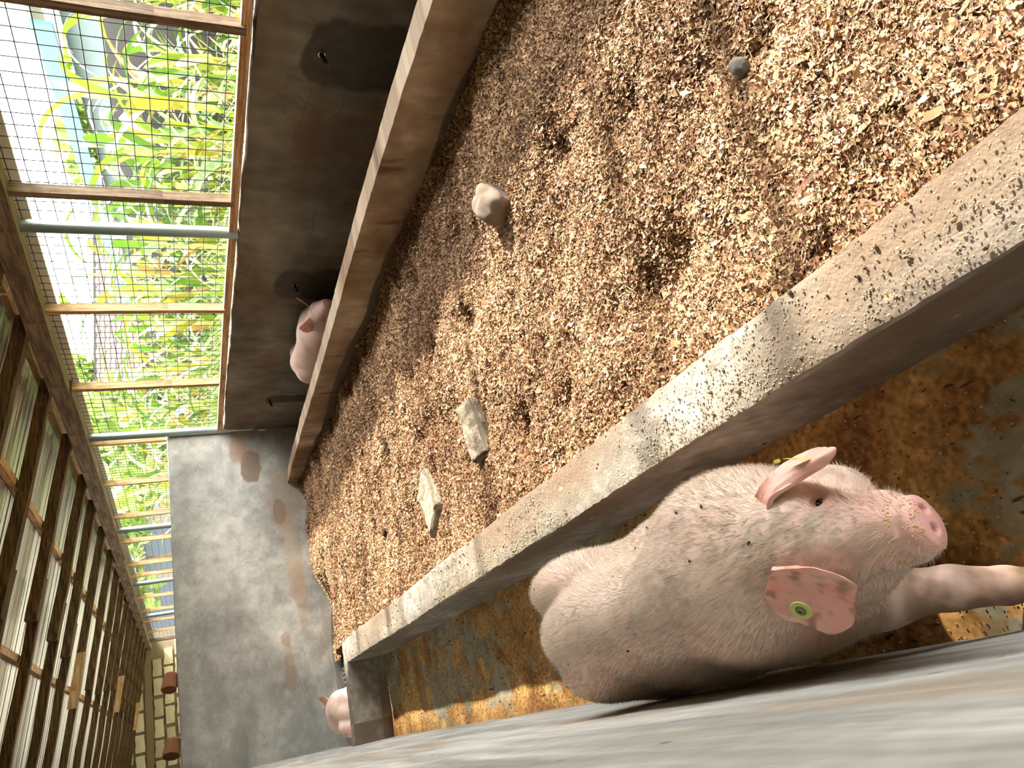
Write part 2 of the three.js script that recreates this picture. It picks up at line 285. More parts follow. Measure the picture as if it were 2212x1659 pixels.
for (const x of [2.93, 2.08, 1.03, -0.02, -1.07]) for (let z = 4.4; z > -22; z -= 3.1)
  mesh('purlin', C(metreUV(sloped(x - 0.03, x + 0.03, -0.052, -0.004, Math.max(z - 3.08, -22), z, roofY, { sx: 1, sz: 6, amp: 0.005, freq: 1 }), 'z')), M.paleWood, roof);
for (const x of [-1.6, -2.7, -3.8, -4.9, -5.9]) mesh('purlin', C(metreUV(sloped(x - 0.03, x + 0.03, -0.052, -0.004, -22, 4.4, q => roofY(2 * RX - q), { sx: 1, amp: 0 }), 'z')), M.paleWood, roof);
function sheetGeo(z0, z1, xa, xb, fn, lift) {                             // trapezoid ribs running down the slope, folded from sheet metal
  const prof = [], per = 0.2; for (let z = z0; z < z1 - 1e-6; z += per) for (const [f, h] of [[0, 0], [0.42, 0], [0.46, 0.006], [0.5, 0], [0.74, 0], [0.8, 0.028], [0.93, 0.028], [0.99, 0]]) if (z + f * per <= z1) prof.push([z + f * per, h]);
  prof.push([z1, 0]);
  const nx = 10, pos = [], idx = [], n = prof.length;
  for (const th of [0, 0.003]) for (let i = 0; i <= nx; i++) { const x = lerp(xa, xb, i / nx); for (const [z, h] of prof) pos.push(x, fn(x) + h + lift + th + 0.003 * n2(x * 2, z * 3), z); }
  const at = (s, i, j) => s * (nx + 1) * n + i * n + j;
  for (let s = 0; s < 2; s++) for (let i = 0; i < nx; i++) for (let j = 0; j < n - 1; j++) { const a = at(s, i, j), b = at(s, i, j + 1), c = at(s, i + 1, j + 1), d = at(s, i + 1, j); if (s) idx.push(a, b, c, a, c, d); else idx.push(a, c, b, a, d, c); }
  const g = new THREE.BufferGeometry(); g.setAttribute('position', new THREE.Float32BufferAttribute(pos, 3)); g.setIndex(idx); return flat(g);
}
for (let z = 4.6, k = 0; z > -22.4; z -= 0.8, k++) {
  mesh('roof_sheet', C(sheetGeo(z - 0.86, z, RX, 3.03, roofY, k % 2 ? 0.004 : 0)), M.roof, roof);
  mesh('roof_sheet', C(sheetGeo(z - 0.86, z, -6.4, RX, x => roofY(2 * RX - x), k % 2 ? 0.004 : 0)), M.roof, roof);
}
mesh('fascia_board', C(metreUV(block(2.98, 3.005, 0.681, 0.945, -22.4, 4.6, { sx: 1, sy: 1, sz: 40, amp: 0.004, freq: 0.6 }), 'z')), M.fascia, roof);

// ---------------------------------------------------------------- block gable far behind
reseed(41);
{
  const gz = -22, gable = setGroup('wall_back', 'cream limestone block gable with a brown ring beam at the far end of the barn', 'wall', [0, -1.5, gz]);
  const G = (g) => g.translate(0, 1.5, -gz);
  mesh('mortar', G(block(-5.7, 2.95, -1.5, 1.62, gz - 0.2, gz - 0.02, { step: 1, amp: 0 })), M.mortar, gable);
  mesh('ring_beam', G(metreUV(block(-2.5, 2.9, 0.775, 0.95, gz - 0.05, gz + 0.03, { step: 0.12, amp: 0.012, freq: 4 }))), M.ring, gable);
  const bm = [[0xd9cda6], [0xc9bf9a], [0xe2d8b8], [0xbfb595]].map(([c]) => std({ color: c, roughness: 0.95, bumpMap: concreteBump, bumpScale: 0.004 }));
  const bg = [0, 1, 2].map(k => block(-0.212, 0.212, -0.112, 0.112, -0.06, 0.06, { step: 0.1, amp: 0.012, freq: 9, amp2: 0.004, c: 0.02 }).translate(0, 0, 0)).map((g, k) => { if (k) g.rotateZ(k === 1 ? Math.PI : 0); if (k === 2) g.scale(1, 1, -1); return metreUV(g); });
  const rows = [0.655, 0.4, 0.145, -0.11, -0.365, 1.085, 1.34];
  rows.forEach((y, r) => { for (let x = -2.4 + (r % 2) * 0.23 + rr(-0.04, 0.04); x < 2.75; x += rr(0.455, 0.48)) { const b = mesh('brick', bg[Math.floor(R() * 2)], bm[Math.floor(R() * 4)], gable); b.position.set(x, y + 1.5 + rr(-0.008, 0.008), rr(-0.012, 0.006)); b.rotation.z = rr(-0.02, 0.02); b.scale.x = rr(0.93, 1.02); } });
}

// ---------------------------------------------------------------- wood-shaving bedding
reseed(51);
const dips = []; for (let i = 0; i < 120; i++) dips.push([rr(0.6, 2.1), rr(-7.1, 0.2), rr(0.04, 0.12), rr(0.012, 0.04)]);
dips.push([1.08, -6.95, 0.18, 0.05], [0.75, -6.6, 0.1, 0.05]);
function bedY(x, z) {
  let y = -1.115 + 0.022 * fbm(x * 1.6 + 3, z * 1.6, 3) * 2 + 0.012 * fbm(x * 7, z * 7, 3) * 2 + 0.05 * ss(0.9, 0.5, x) + 0.025 * n2(z * 1.3, 4) * ss(1.9, 2.2, x);
  for (const [a, b, r, d] of dips) { const q = ((x - a) ** 2 + (z - b) ** 2) / (r * r); if (q < 4) y -= d * Math.exp(-q * 1.4); }
  y -= 0.15 * ss(1.45, 0.95, x) * ss(-6.3, -7.2, z);
  return y;
}
const bed = new THREE.Group(); bed.name = 'shaving_bedding'; bed.position.set(1.35, -1.26, -3.4); scene.add(bed);
bed.userData = { label: 'deep litter of tan wood shavings filling the pen', category: 'bedding', kind: 'stuff' };
{
  const bedTex = tex(1024, 1024, (u, v) => { const f = n2(u * 300, v * 180) * 0.5 + n2(u * 140 + 7, v * 300) * 0.5, k = fbm(u * 30, v * 30, 3); return mix3([160, 114, 72], [60, 36, 20], clamp(0.55 + f * 0.9 + k * 0.5)); });
  const nx = 90, nz = 420, g = new THREE.PlaneGeometry(1, 1, nx, nz), p = g.attributes.position, uv = g.attributes.uv;
  for (let i = 0; i < p.count; i++) { const x = lerp(0.545, 2.19, p.getX(i) + 0.5), z = lerp(-7.29, 0.5, 0.5 - p.getY(i)); p.setXYZ(i, x - 1.35, bedY(x, z) + 1.26 - 0.004 + 0.004 * n2(x * 80, z * 80), z + 3.4); uv.setXY(i, x * 0.9, z * 0.9); }
  g.computeVertexNormals(); mesh('litter_base', g, std({ map: bedTex, roughness: 1, side: THREE.DoubleSide }), bed).userData.kind = 'stuff';
  // chips: flat flakes, curls, splinters
  function flake(l, w, curl, sides) {
    const pos = [], idx = []; const n = 3;
    for (let i = 0; i <= n; i++) { const t = i / n - 0.5, ww = w * (1 - 0.5 * Math.abs(t) * (sides ? 1.4 : 0.3)) * (1 + 0.3 * Math.sin(i * 2.3 + sides)); const a = t * curl, yy = curl ? (1 - Math.cos(a)) * l / curl : 0, xx = curl ? Math.sin(a) * l / curl : t * l; pos.push(xx, yy, -ww / 2, xx, yy + 0.0006, ww / 2); }
    for (let i = 0; i < n; i++) { const a = i * 2; idx.push(a, a + 1, a + 3, a, a + 3, a + 2); }
    const g = new THREE.BufferGeometry(); g.setAttribute('position', new THREE.Float32BufferAttribute(pos, 3)); g.setIndex(idx); g.computeVertexNormals(); return g;
  }
  const kinds = [flake(1, 0.62, 0.5, 0), flake(1, 0.5, 1.1, 1), flake(1, 0.34, 0.3, 0), flake(1, 0.2, 2.4, 0), flake(1, 0.12, 0.9, 1), flake(1, 0.85, 0.25, 1)];
  const share = [0.22, 0.2, 0.22, 0.12, 0.16, 0.08], size = [0.0085, 0.0085, 0.0105, 0.010, 0.014, 0.0085];
  const zones = [[0.3, -1.0, 62000], [-1.0, -2.2, 58000], [-2.2, -3.6, 44000], [-3.6, -5.2, 30000], [-5.2, -7.28, 20000]];
  const list = kinds.map(() => []);
  for (const [za, zb, den] of zones) {
    const n = Math.round((za - zb) * 1.66 * den);
    for (let i = 0; i < n; i++) {
      const x = rr(0.545, 2.2), z = rr(zb, za); let q = R(), k = 0; while (k < 5 && (q -= share[k]) > 0) k++;
      list[k].push([x, z]);
    }
  }
  const mat = std({ roughness: 0.85, side: THREE.DoubleSide }), o = new THREE.Object3D(), col = new THREE.Color();
  kinds.forEach((g, k) => {
    const im = new THREE.InstancedMesh(g, mat, list[k].length); im.name = 'wood_chips'; im.castShadow = im.receiveShadow = true; im.userData.kind = 'stuff';
    list[k].forEach(([x, z], i) => {
      const s = size[k] * Math.exp(0.42 * (R() + R() + R() - 1.5) * 1.6) * (R() < 0.03 ? 1.9 : 1) * (z < -3.6 ? 1.25 : 1);
      o.position.set(x - 1.35, bedY(x, z) + 1.26 + rr(-0.003, 0.008), z + 3.4); o.rotation.set(rr(-0.75, 0.75), rr(0, 6.28), rr(-0.75, 0.75)); o.scale.set(s, s, s); o.updateMatrix(); im.setMatrixAt(i, o.matrix);
      const t = R(), tone = clamp(0.5 + 0.9 * fbm(x * 2.2, z * 2.2, 2) + rr(-0.55, 0.5));
      if (t < 0.1) col.setRGB(0.24 + rr(-0.05, 0.06), 0.10, 0.05); else if (t < 0.18) col.setRGB(0.10, 0.05, 0.028); else col.setRGB(lerp(0.21, 0.62, tone), lerp(0.11, 0.415, tone), lerp(0.05, 0.235, tone));
      im.setColorAt(i, col);
    });
    bed.add(im);
  });
}


// ---------------------------------------------------------------- pigs
function sdfOf(prims, cuts = []) {
  return (x, y, z) => {
    let d = 1e3;
    for (const p of prims) {
      let e;
      if (p.r.length) {                                              // ellipsoid
        let X = x - p.a[0], Y = y - p.a[1], Z = z - p.a[2]; if (p.m) { const m = p.m; [X, Y, Z] = [X * m[0] + Y * m[1] + Z * m[2], X * m[3] + Y * m[4] + Z * m[5], X * m[6] + Y * m[7] + Z * m[8]]; }
        const dx = X / p.r[0], dy = Y / p.r[1], dz = Z / p.r[2], k0 = Math.hypot(dx, dy, dz), k1 = Math.hypot(dx / p.r[0], dy / p.r[1], dz / p.r[2]);
        e = k1 > 1e-9 ? k0 * (k0 - 1) / k1 : -Math.min(...p.r);
      } else {                                                       // tapered capsule
        const bx = p.b[0] - p.a[0], by = p.b[1] - p.a[1], bz = p.b[2] - p.a[2], qx = x - p.a[0], qy = y - p.a[1], qz = z - p.a[2];
        const t = clamp((qx * bx + qy * by + qz * bz) / (bx * bx + by * by + bz * bz));
        e = Math.hypot(qx - bx * t, qy - by * t, qz - bz * t) - lerp(p.r, p.s, t);
      }
      const k = p.k, h = Math.max(k - Math.abs(d - e), 0) / k; d = Math.min(d, e) - h * h * k * 0.25;
    }
    for (const c of cuts) { const e = c.r - Math.hypot((x - c.a[0]) / (c.f?.[0] ?? 1), (y - c.a[1]) / (c.f?.[1] ?? 1), (z - c.a[2]) / (c.f?.[2] ?? 1)), k = c.k, h = Math.max(k - Math.abs(d - e), 0) / k; d = Math.max(d, e) + h * h * k * 0.25; }
    return d;
  };
}
function isoMesh(f, lo, hi, h) {                                       // surface nets
  const nx = Math.ceil((hi[0] - lo[0]) / h) + 1, ny = Math.ceil((hi[1] - lo[1]) / h) + 1, nz = Math.ceil((hi[2] - lo[2]) / h) + 1, B = 5;
  const F = new Float32Array(nx * ny * nz), at = (i, j, k) => (k * ny + j) * nx + i;
  for (let k0 = 0; k0 < nz; k0 += B) for (let j0 = 0; j0 < ny; j0 += B) for (let i0 = 0; i0 < nx; i0 += B) {
    const c = f(lo[0] + (i0 + 2) * h, lo[1] + (j0 + 2) * h, lo[2] + (k0 + 2) * h), skip = Math.abs(c) > h * B * 1.9;
    for (let k = k0; k < Math.min(nz, k0 + B); k++) for (let j = j0; j < Math.min(ny, j0 + B); j++) for (let i = i0; i < Math.min(nx, i0 + B); i++) F[at(i, j, k)] = skip ? c : f(lo[0] + i * h, lo[1] + j * h, lo[2] + k * h);
  }
  const id = new Int32Array(nx * ny * nz).fill(-1), pos = [], idx = [];
  const E = [[0, 1], [2, 3], [4, 5], [6, 7], [0, 2], [1, 3], [4, 6], [5, 7], [0, 4], [1, 5], [2, 6], [3, 7]];
  for (let k = 0; k < nz - 1; k++) for (let j = 0; j < ny - 1; j++) for (let i = 0; i < nx - 1; i++) {
    const v = [0, 1, 2, 3, 4, 5, 6, 7].map(q => F[at(i + (q & 1), j + ((q >> 1) & 1), k + (q >> 2))]); let m = 0; for (const q of v) if (q < 0) m++;
    if (m === 0 || m === 8) continue;
    let x = 0, y = 0, z = 0, n = 0;
    for (const [a, b] of E) if ((v[a] < 0) !== (v[b] < 0)) { const t = v[a] / (v[a] - v[b]); x += lerp(a & 1, b & 1, t); y += lerp((a >> 1) & 1, (b >> 1) & 1, t); z += lerp(a >> 2, b >> 2, t); n++; }
    id[at(i, j, k)] = pos.length / 3; pos.push(lo[0] + (i + x / n) * h, lo[1] + (j + y / n) * h, lo[2] + (k + z / n) * h);
  }
  const quad = (a, b, c, d, flip) => { if (a < 0 || b < 0 || c < 0 || d < 0) return; if (flip) idx.push(a, c, b, a, d, c); else idx.push(a, b, c, a, c, d); };
  for (let k = 1; k < nz - 1; k++) for (let j = 1; j < ny - 1; j++) for (let i = 1; i < nx - 1; i++) {
    const s = F[at(i, j, k)] < 0;
    if (s !== (F[at(i + 1, j, k)] < 0)) quad(id[at(i, j - 1, k - 1)], id[at(i, j, k - 1)], id[at(i, j, k)], id[at(i, j - 1, k)], !s);
    if (s !== (F[at(i, j + 1, k)] < 0)) quad(id[at(i - 1, j, k - 1)], id[at(i - 1, j, k)], id[at(i, j, k)], id[at(i, j, k - 1)], !s);
    if (s !== (F[at(i, j, k + 1)] < 0)) quad(id[at(i - 1, j - 1, k)], id[at(i, j - 1, k)], id[at(i, j, k)], id[at(i - 1, j, k)], !s);
  }
  const nor = new Float32Array(pos.length), e = h * 0.5;
  for (let q = 0; q < pos.length; q += 3) for (let it = 0; it < 2; it++) {
    const x = pos[q], y = pos[q + 1], z = pos[q + 2], d = f(x, y, z); let gx = f(x + e, y, z) - f(x - e, y, z), gy = f(x, y + e, z) - f(x, y - e, z), gz = f(x, y, z + e) - f(x, y, z - e); const l = Math.hypot(gx, gy, gz) || 1; gx /= l; gy /= l; gz /= l;
    if (!it) { const s = clamp(d, -h, h); pos[q] -= gx * s; pos[q + 1] -= gy * s; pos[q + 2] -= gz * s; } else { nor[q] = gx; nor[q + 1] = gy; nor[q + 2] = gz; }
  }
  const g = new THREE.BufferGeometry(); g.setAttribute('position', new THREE.Float32BufferAttribute(pos, 3)); g.setAttribute('normal', new THREE.BufferAttribute(nor, 3)); g.setIndex(idx); return g;
}
const EL = (a, r, k = 0.06) => ({ a, r, k }), RC = (a, r, b, s, k = 0.04) => ({ a, b, r, s, k });
const NN = V(0.16, -0.27, 0.95).normalize(), NS = V(0, 1, 0).cross(NN).normalize(), NU = NN.clone().cross(NS), NB = [NS.x, NS.y, NS.z, NU.x, NU.y, NU.z, NN.x, NN.y, NN.z];   // the nose disc faces NN
// base 0.08, -1.26, -1.3 ; snout towards +z
function pigPrims(lying) {
  const d = lying ? -0.11 : 0, P = (x, y, z) => [x, y + d, z];
  const q = [
    EL(P(0.080, -0.93, -1.545), [0.135, 0.215, 0.175], 0.05), EL(P(0.100, -0.985, -1.36), [0.178, 0.185, 0.31], 0.06), EL(P(0.036, -0.945, -1.36), [0.088, 0.150, 0.24], 0.06), EL(P(0.105, -0.915, -1.10), [0.145, 0.205, 0.19], 0.07),
    EL(P(0.078, -0.80, -1.36), [0.078, 0.085, 0.34], 0.07),
    EL(P(0.180, -0.862, -1.60), [0.080, 0.145, 0.120], 0.020), EL(P(-0.003, -0.89, -1.585), [0.076, 0.14, 0.125], 0.03),   // hams
    EL(P(0.196, -0.872, -1.065), [0.066, 0.13, 0.13], 0.05), EL(P(0.018, -0.925, -1.08), [0.060, 0.13, 0.12], 0.05),          // shoulders
    RC(P(0.105, -0.865, -1.04), 0.125, P(0.108, -0.852, -0.90), 0.083, 0.07),                                               // neck
    EL(P(0.106, -0.842, -0.868), [0.078, 0.080, 0.085], 0.05),                                                             // skull
    RC(P(0.100, -0.835, -0.83), 0.068, P(0.089, -0.848, -0.745), 0.047, 0.03), RC(P(0.090, -0.848, -0.75), 0.047, P(0.080, -0.846, -0.706), 0.034, 0.02),
    RC(P(0.098, -0.91, -0.87), 0.070, P(0.076, -0.882, -0.735), 0.034, 0.03), EL(P(0.055, -0.905, -0.875), [0.048, 0.055, 0.062], 0.04), EL(P(0.165, -0.895, -0.87), [0.045, 0.06, 0.065], 0.04),
    RC(P(0.148, -0.800, -0.835), 0.018, P(0.136, -0.812, -0.785), 0.012, 0.03), RC(P(0.062, -0.810, -0.85), 0.018, P(0.058, -0.822, -0.80), 0.012, 0.03),   // brows
    { ...EL(P(0.080, -0.843, -0.688), [0.0385, 0.033, 0.013], 0.012), m: NB }, { ...EL(P(0.0815, -0.845, -0.679), [0.036, 0.030, 0.008], 0.006), m: NB },                               // nose disc
  ];
  if (!lying) q.push(
    RC([0.035, -0.96, -1.03], 0.070, [0.012, -1.05, -0.985], 0.048, 0.05), RC([0.012, -1.05, -0.985], 0.046, [0.000, -1.145, -0.925], 0.033, 0.03), RC([0.000, -1.145, -0.925], 0.035, [-0.014, -1.208, -0.878], 0.029, 0.015), RC([-0.014, -1.208, -0.878], 0.030, [-0.02, -1.236, -0.85], 0.025, 0.01),
    RC([0.165, -0.96, -1.08], 0.07, [0.155, -1.07, -1.10], 0.05, 0.05), RC([0.155, -1.07, -1.10], 0.046, [0.135, -1.15, -1.09], 0.032, 0.03), RC([0.135, -1.15, -1.09], 0.032, [0.13, -1.215, -1.08], 0.027, 0.015), RC([0.13, -1.212, -1.08], 0.028, [0.13, -1.238, -1.065], 0.024, 0.01),
    RC([0.0, -0.99, -1.56], 0.085, [-0.008, -1.08, -1.60], 0.055, 0.06), RC([-0.008, -1.08, -1.60], 0.052, [-0.01, -1.14, -1.665], 0.036, 0.03), RC([-0.01, -1.14, -1.665], 0.034, [-0.012, -1.215, -1.645], 0.027, 0.015), RC([-0.012, -1.212, -1.645], 0.028, [-0.014, -1.238, -1.63], 0.024, 0.01),
    RC([0.175, -0.99, -1.57], 0.085, [0.185, -1.08, -1.60], 0.055, 0.06), RC([0.185, -1.08, -1.60], 0.052, [0.19, -1.14, -1.665], 0.036, 0.03), RC([0.19, -1.14, -1.665], 0.034, [0.19, -1.215, -1.645], 0.027, 0.015), RC([0.19, -1.212, -1.645], 0.028, [0.19, -1.238, -1.63], 0.024, 0.01));
  else q.push(
    RC([0.0, -1.12, -1.03], 0.07, [-0.01, -1.20, -0.95], 0.045, 0.04), RC([-0.01, -1.20, -0.95], 0.042, [0.0, -1.225, -0.80], 0.028, 0.03), RC([0.2, -1.12, -1.03], 0.07, [0.21, -1.20, -0.95], 0.045, 0.04), RC([0.21, -1.20, -0.95], 0.042, [0.2, -1.225, -0.80], 0.028, 0.03),
    RC([-0.02, -1.13, -1.5], 0.09, [-0.03, -1.19, -1.38], 0.055, 0.05), RC([-0.03, -1.2, -1.38], 0.045, [-0.03, -1.225, -1.25], 0.028, 0.03), RC([0.2, -1.13, -1.5], 0.09, [0.22, -1.19, -1.38], 0.055, 0.05), RC([0.22, -1.2, -1.38], 0.045, [0.22, -1.225, -1.25], 0.028, 0.03));
  return q;
}
const skin = std({ vertexColors: true, roughness: 0.62 }), earSkin = std({ vertexColors: true, roughness: 0.6, side: THREE.DoubleSide });
function skinColors(g, lying) {
  const p = g.attributes.position, n = g.attributes.normal, c = new Float32Array(p.count * 3), d = lying ? -0.11 : 0;
  for (let i = 0; i < p.count; i++) {
    const x = p.getX(i), y = p.getY(i) - d, z = p.getZ(i), m = fbm3(x * 9, y * 9, z * 9, 4), f = fbm3(x * 70, y * 70, z * 70, 2);
    let k = [0.80, 0.585, 0.485];
    k = mix3(k, [0.76, 0.45, 0.365], clamp(m * 1.7 + 0.05));                                                     // pink mottling
    const ridge = ss(0.10, 0.02, Math.abs(x - 0.085 + 0.03 * m)) * ss(-0.9, -0.78, y) * ss(-1.75, -1.5, z);
    k = mix3(k, [0.44, 0.36, 0.285], ridge * clamp(0.3 + f * 1.6 + m * 0.8) * 0.75);                                        // soiled hair along the back
    if (z > -0.80) k = mix3(k, [0.74, 0.42, 0.36], 0.5 * ss(-0.80, -0.7, z));
    if (z > -0.688) k = mix3(k, [0.76, 0.42, 0.40], 0.8);
    if (y < -1.0) k = mix3(k, [0.20, 0.125, 0.07], clamp(0.8 + fbm3(x * 14, y * 14, z * 14, 4) * 2.2) * ss(-1.0, -1.08, y + 0.05 * m) * 0.92);   // mud on the legs
    if (y < -1.215) k = [0.16, 0.11, 0.075];
    for (const [ex, ey, ez] of [[0.142, -0.806, -0.797], [0.052, -0.823, -0.826]]) k = mix3(k, [0.52, 0.20, 0.15], 0.75 * ss(0.034, 0.012, Math.hypot(x - ex, y - ey, (z - ez) * 0.7) + 0.012 * m));
    const face = ss(-0.96, -0.88, z) * ss(-0.74, -0.8, z) * ss(-0.83, -0.79, y) * ss(0.075, 0.03, Math.abs(x - 0.1)); k = mix3(k, [0.48, 0.39, 0.31], face * clamp(0.45 + f * 1.6 + m));   // soiled brow
    const dirt = ss(0.34, 0.5, fbm3(x * 26 + 5, y * 26, z * 26, 3) + 0.1 * (z > -0.9 ? 1 : 0)); k = mix3(k, [0.34, 0.22, 0.15], dirt * 0.5);
    c[i * 3] = k[0] * (1 + 0.12 * f); c[i * 3 + 1] = k[1] * (1 + 0.12 * f); c[i * 3 + 2] = k[2] * (1 + 0.12 * f);
  }
  g.setAttribute('color', new THREE.BufferAttribute(c, 3));
}
// an ear is a bent leaf of skin: rim points (first and last lie on the skull), bulge and thickness
function earGeo(rim, bulge, thick, dirty) {
  const pts = rim.map(p => V(...p)), n = pts.length - 1, A = pts[0], Bp = pts[n], rings = 24, pos = [], idx = [], sub = 12;
  const curve = new THREE.CatmullRomCurve3(pts), N = n * sub, nor = V(0, 0, 0); for (let i = 1; i < n; i++) nor.add(pts[i].clone().sub(A).cross(pts[i + 1].clone().sub(A))); nor.normalize();
  for (let i = 0; i <= N; i++) { const e = curve.getPoint(i / N), b = A.clone().lerp(Bp, i / N); for (let r = 0; r <= rings; r++) { const t = r / rings, q = b.clone().lerp(e, t); q.addScaledVector(nor, bulge * Math.sin(Math.PI * Math.pow(t, 0.8)) * Math.sin(Math.PI * (0.12 + 0.76 * i / N)) + 0.0012 * n3(q.x * 120, q.y * 120, q.z * 120)); pos.push(q); } }
  const P = [], off = pos.length; for (const s of [0.5, -0.5]) pos.forEach((q, k) => { const r = k % (rings + 1) / rings, w = thick * s * (1 - 0.65 * ss(0.75, 1, r)); P.push(q.x + nor.x * w, q.y + nor.y * w, q.z + nor.z * w); });
  const at = (i, r) => i * (rings + 1) + r;
  for (let i = 0; i < N; i++) for (let r = 0; r < rings; r++) { const a = at(i, r), b = at(i + 1, r), c = at(i + 1, r + 1), d = at(i, r + 1); idx.push(a, b, c, a, c, d, off + a, off + c, off + b, off + a, off + d, off + c); }
  for (let i = 0; i < N; i++) { const a = at(i, rings), b = at(i + 1, rings); idx.push(a, b, off + b, a, off + b, off + a); }
  for (const i of [0, N]) for (let r = 0; r < rings; r++) { const a = at(i, r), b = at(i, r + 1); idx.push(a, b, off + b, a, off + b, off + a); }
  const g = new THREE.BufferGeometry(); g.setAttribute('position', new THREE.Float32BufferAttribute(P, 3)); g.setIndex(idx); g.computeVertexNormals();
  const c = []; for (let i = 0; i < P.length; i += 3) { const x = P[i], y = P[i + 1], z = P[i + 2], m = fbm3(x * 16, y * 16, z * 16, 3), f = fbm3(x * 60, y * 60, z * 60, 3); let k = mix3([0.80, 0.50, 0.42], [0.80, 0.33, 0.25], clamp(0.3 + m * 2)); k = mix3(k, [0.25, 0.15, 0.11], dirty * clamp((f + 0.35 * m - 0.12) * 4)); c.push(...k); }
  g.setAttribute('color', new THREE.Float32BufferAttribute(c, 3)); g.userData.normal = nor; return g;
}
const PB = [0.08, -1.26, -1.3], L = (g) => g.translate(-PB[0], -PB[1], -PB[2]);
const rimL = [[0.078, -0.772, -0.895], [0.073, -0.776, -0.868], [0.066, -0.787, -0.836], [0.052, -0.804, -0.816], [0.029, -0.824, -0.804], [0.016, -0.829, -0.819], [-0.001, -0.841, -0.838], [-0.019, -0.851, -0.865], [-0.023, -0.839, -0.897], [-0.004, -0.818, -0.916], [0.014, -0.800, -0.940], [0.046, -0.785, -0.945]];
const rimR = [[0.150, -0.775, -0.863], [0.171, -0.768, -0.830], [0.175, -0.774, -0.801], [0.179, -0.783, -0.771], [0.185, -0.789, -0.741], [0.198, -0.792, -0.723], [0.206, -0.800, -0.742], [0.216, -0.812, -0.776], [0.218, -0.812, -0.812], [0.210, -0.800, -0.85], [0.180, -0.785, -0.888]];
const tagYellow = std({ color: 0xd8d24a, roughness: 0.5 }), tagDull = std({ color: 0xb9bf6a, roughness: 0.55 }), eyeM = std({ color: 0x060505, roughness: 0.08 }), hairM = std({ roughness: 0.5 });
function hairOn(root, g, count, lenA, lenB, rad, filter) {
  const p = g.attributes.position, ix = g.index.array, cum = []; let tot = 0; const a = V(), b = V(), c = V(), n = V(), d = V(), t = V();
  for (let i = 0; i < ix.length; i += 3) { a.fromBufferAttribute(p, ix[i]); b.fromBufferAttribute(p, ix[i + 1]); c.fromBufferAttribute(p, ix[i + 2]); tot += b.sub(a).cross(c.sub(a)).length() * 0.5; cum.push(tot); }
  const geo = new THREE.ConeGeometry(1, 1, 3, 2, true); { const q = geo.attributes.position; for (let i = 0; i < q.count; i++) { const y = q.getY(i) + 0.5; q.setY(i, y); q.setX(i, q.getX(i)); q.setZ(i, q.getZ(i)); } geo.computeVertexNormals(); }
  const mats = [], o = new THREE.Object3D(), up = V(0, 1, 0);
  while (mats.length < count) {
    const r = R() * tot; let lo = 0, hi = cum.length - 1; while (lo < hi) { const m = (lo + hi) >> 1; if (cum[m] < r) lo = m + 1; else hi = m; }
    a.fromBufferAttribute(p, ix[lo * 3]); b.fromBufferAttribute(p, ix[lo * 3 + 1]); c.fromBufferAttribute(p, ix[lo * 3 + 2]); let u = R(), v = R(); if (u + v > 1) { u = 1 - u; v = 1 - v; }
    n.copy(b).sub(a).cross(d.copy(c).sub(a)).normalize(); a.addScaledVector(b.sub(a), u).addScaledVector(c.sub(a).add(V(0, 0, 0)), 0); a.addScaledVector(c, v);
    if (filter && !filter(a, n)) { if (R() < 0.002) tot += 0; continue; }
    t.set(rr(-0.35, 0.35) + 0.9 * (a.x > 0 ? 1 : -1) * (1 - Math.abs(n.y)) * 0.3, -0.55 * (1 - n.y), -1 + rr(-0.3, 0.3)); t.addScaledVector(n, -t.dot(n)).normalize(); d.copy(t).addScaledVector(n, rr(0.15, 0.5)).normalize();
    o.position.copy(a); o.quaternion.setFromUnitVectors(up, d); const l = rr(lenA, lenB); o.scale.set(rad, l, rad); o.updateMatrix(); mats.push(o.matrix.clone());
  }
  const im = new THREE.InstancedMesh(geo, hairM, mats.length); im.name = 'hair'; im.userData.kind = 'stuff'; im.castShadow = im.receiveShadow = true; const col = new THREE.Color();
  mats.forEach((m, i) => { im.setMatrixAt(i, m); const e = m.elements, q = rr(0.5, 1) * (1 - 0.22 * clamp(0.4 + 1.6 * fbm(e[12] * 9, e[14] * 9, 3)) * ss(0.11, 0.03, Math.abs(e[12]))); col.setRGB(0.9 * q, 0.8 * q, 0.63 * q); im.setColorAt(i, col); }); root.add(im);
}
reseed(61);
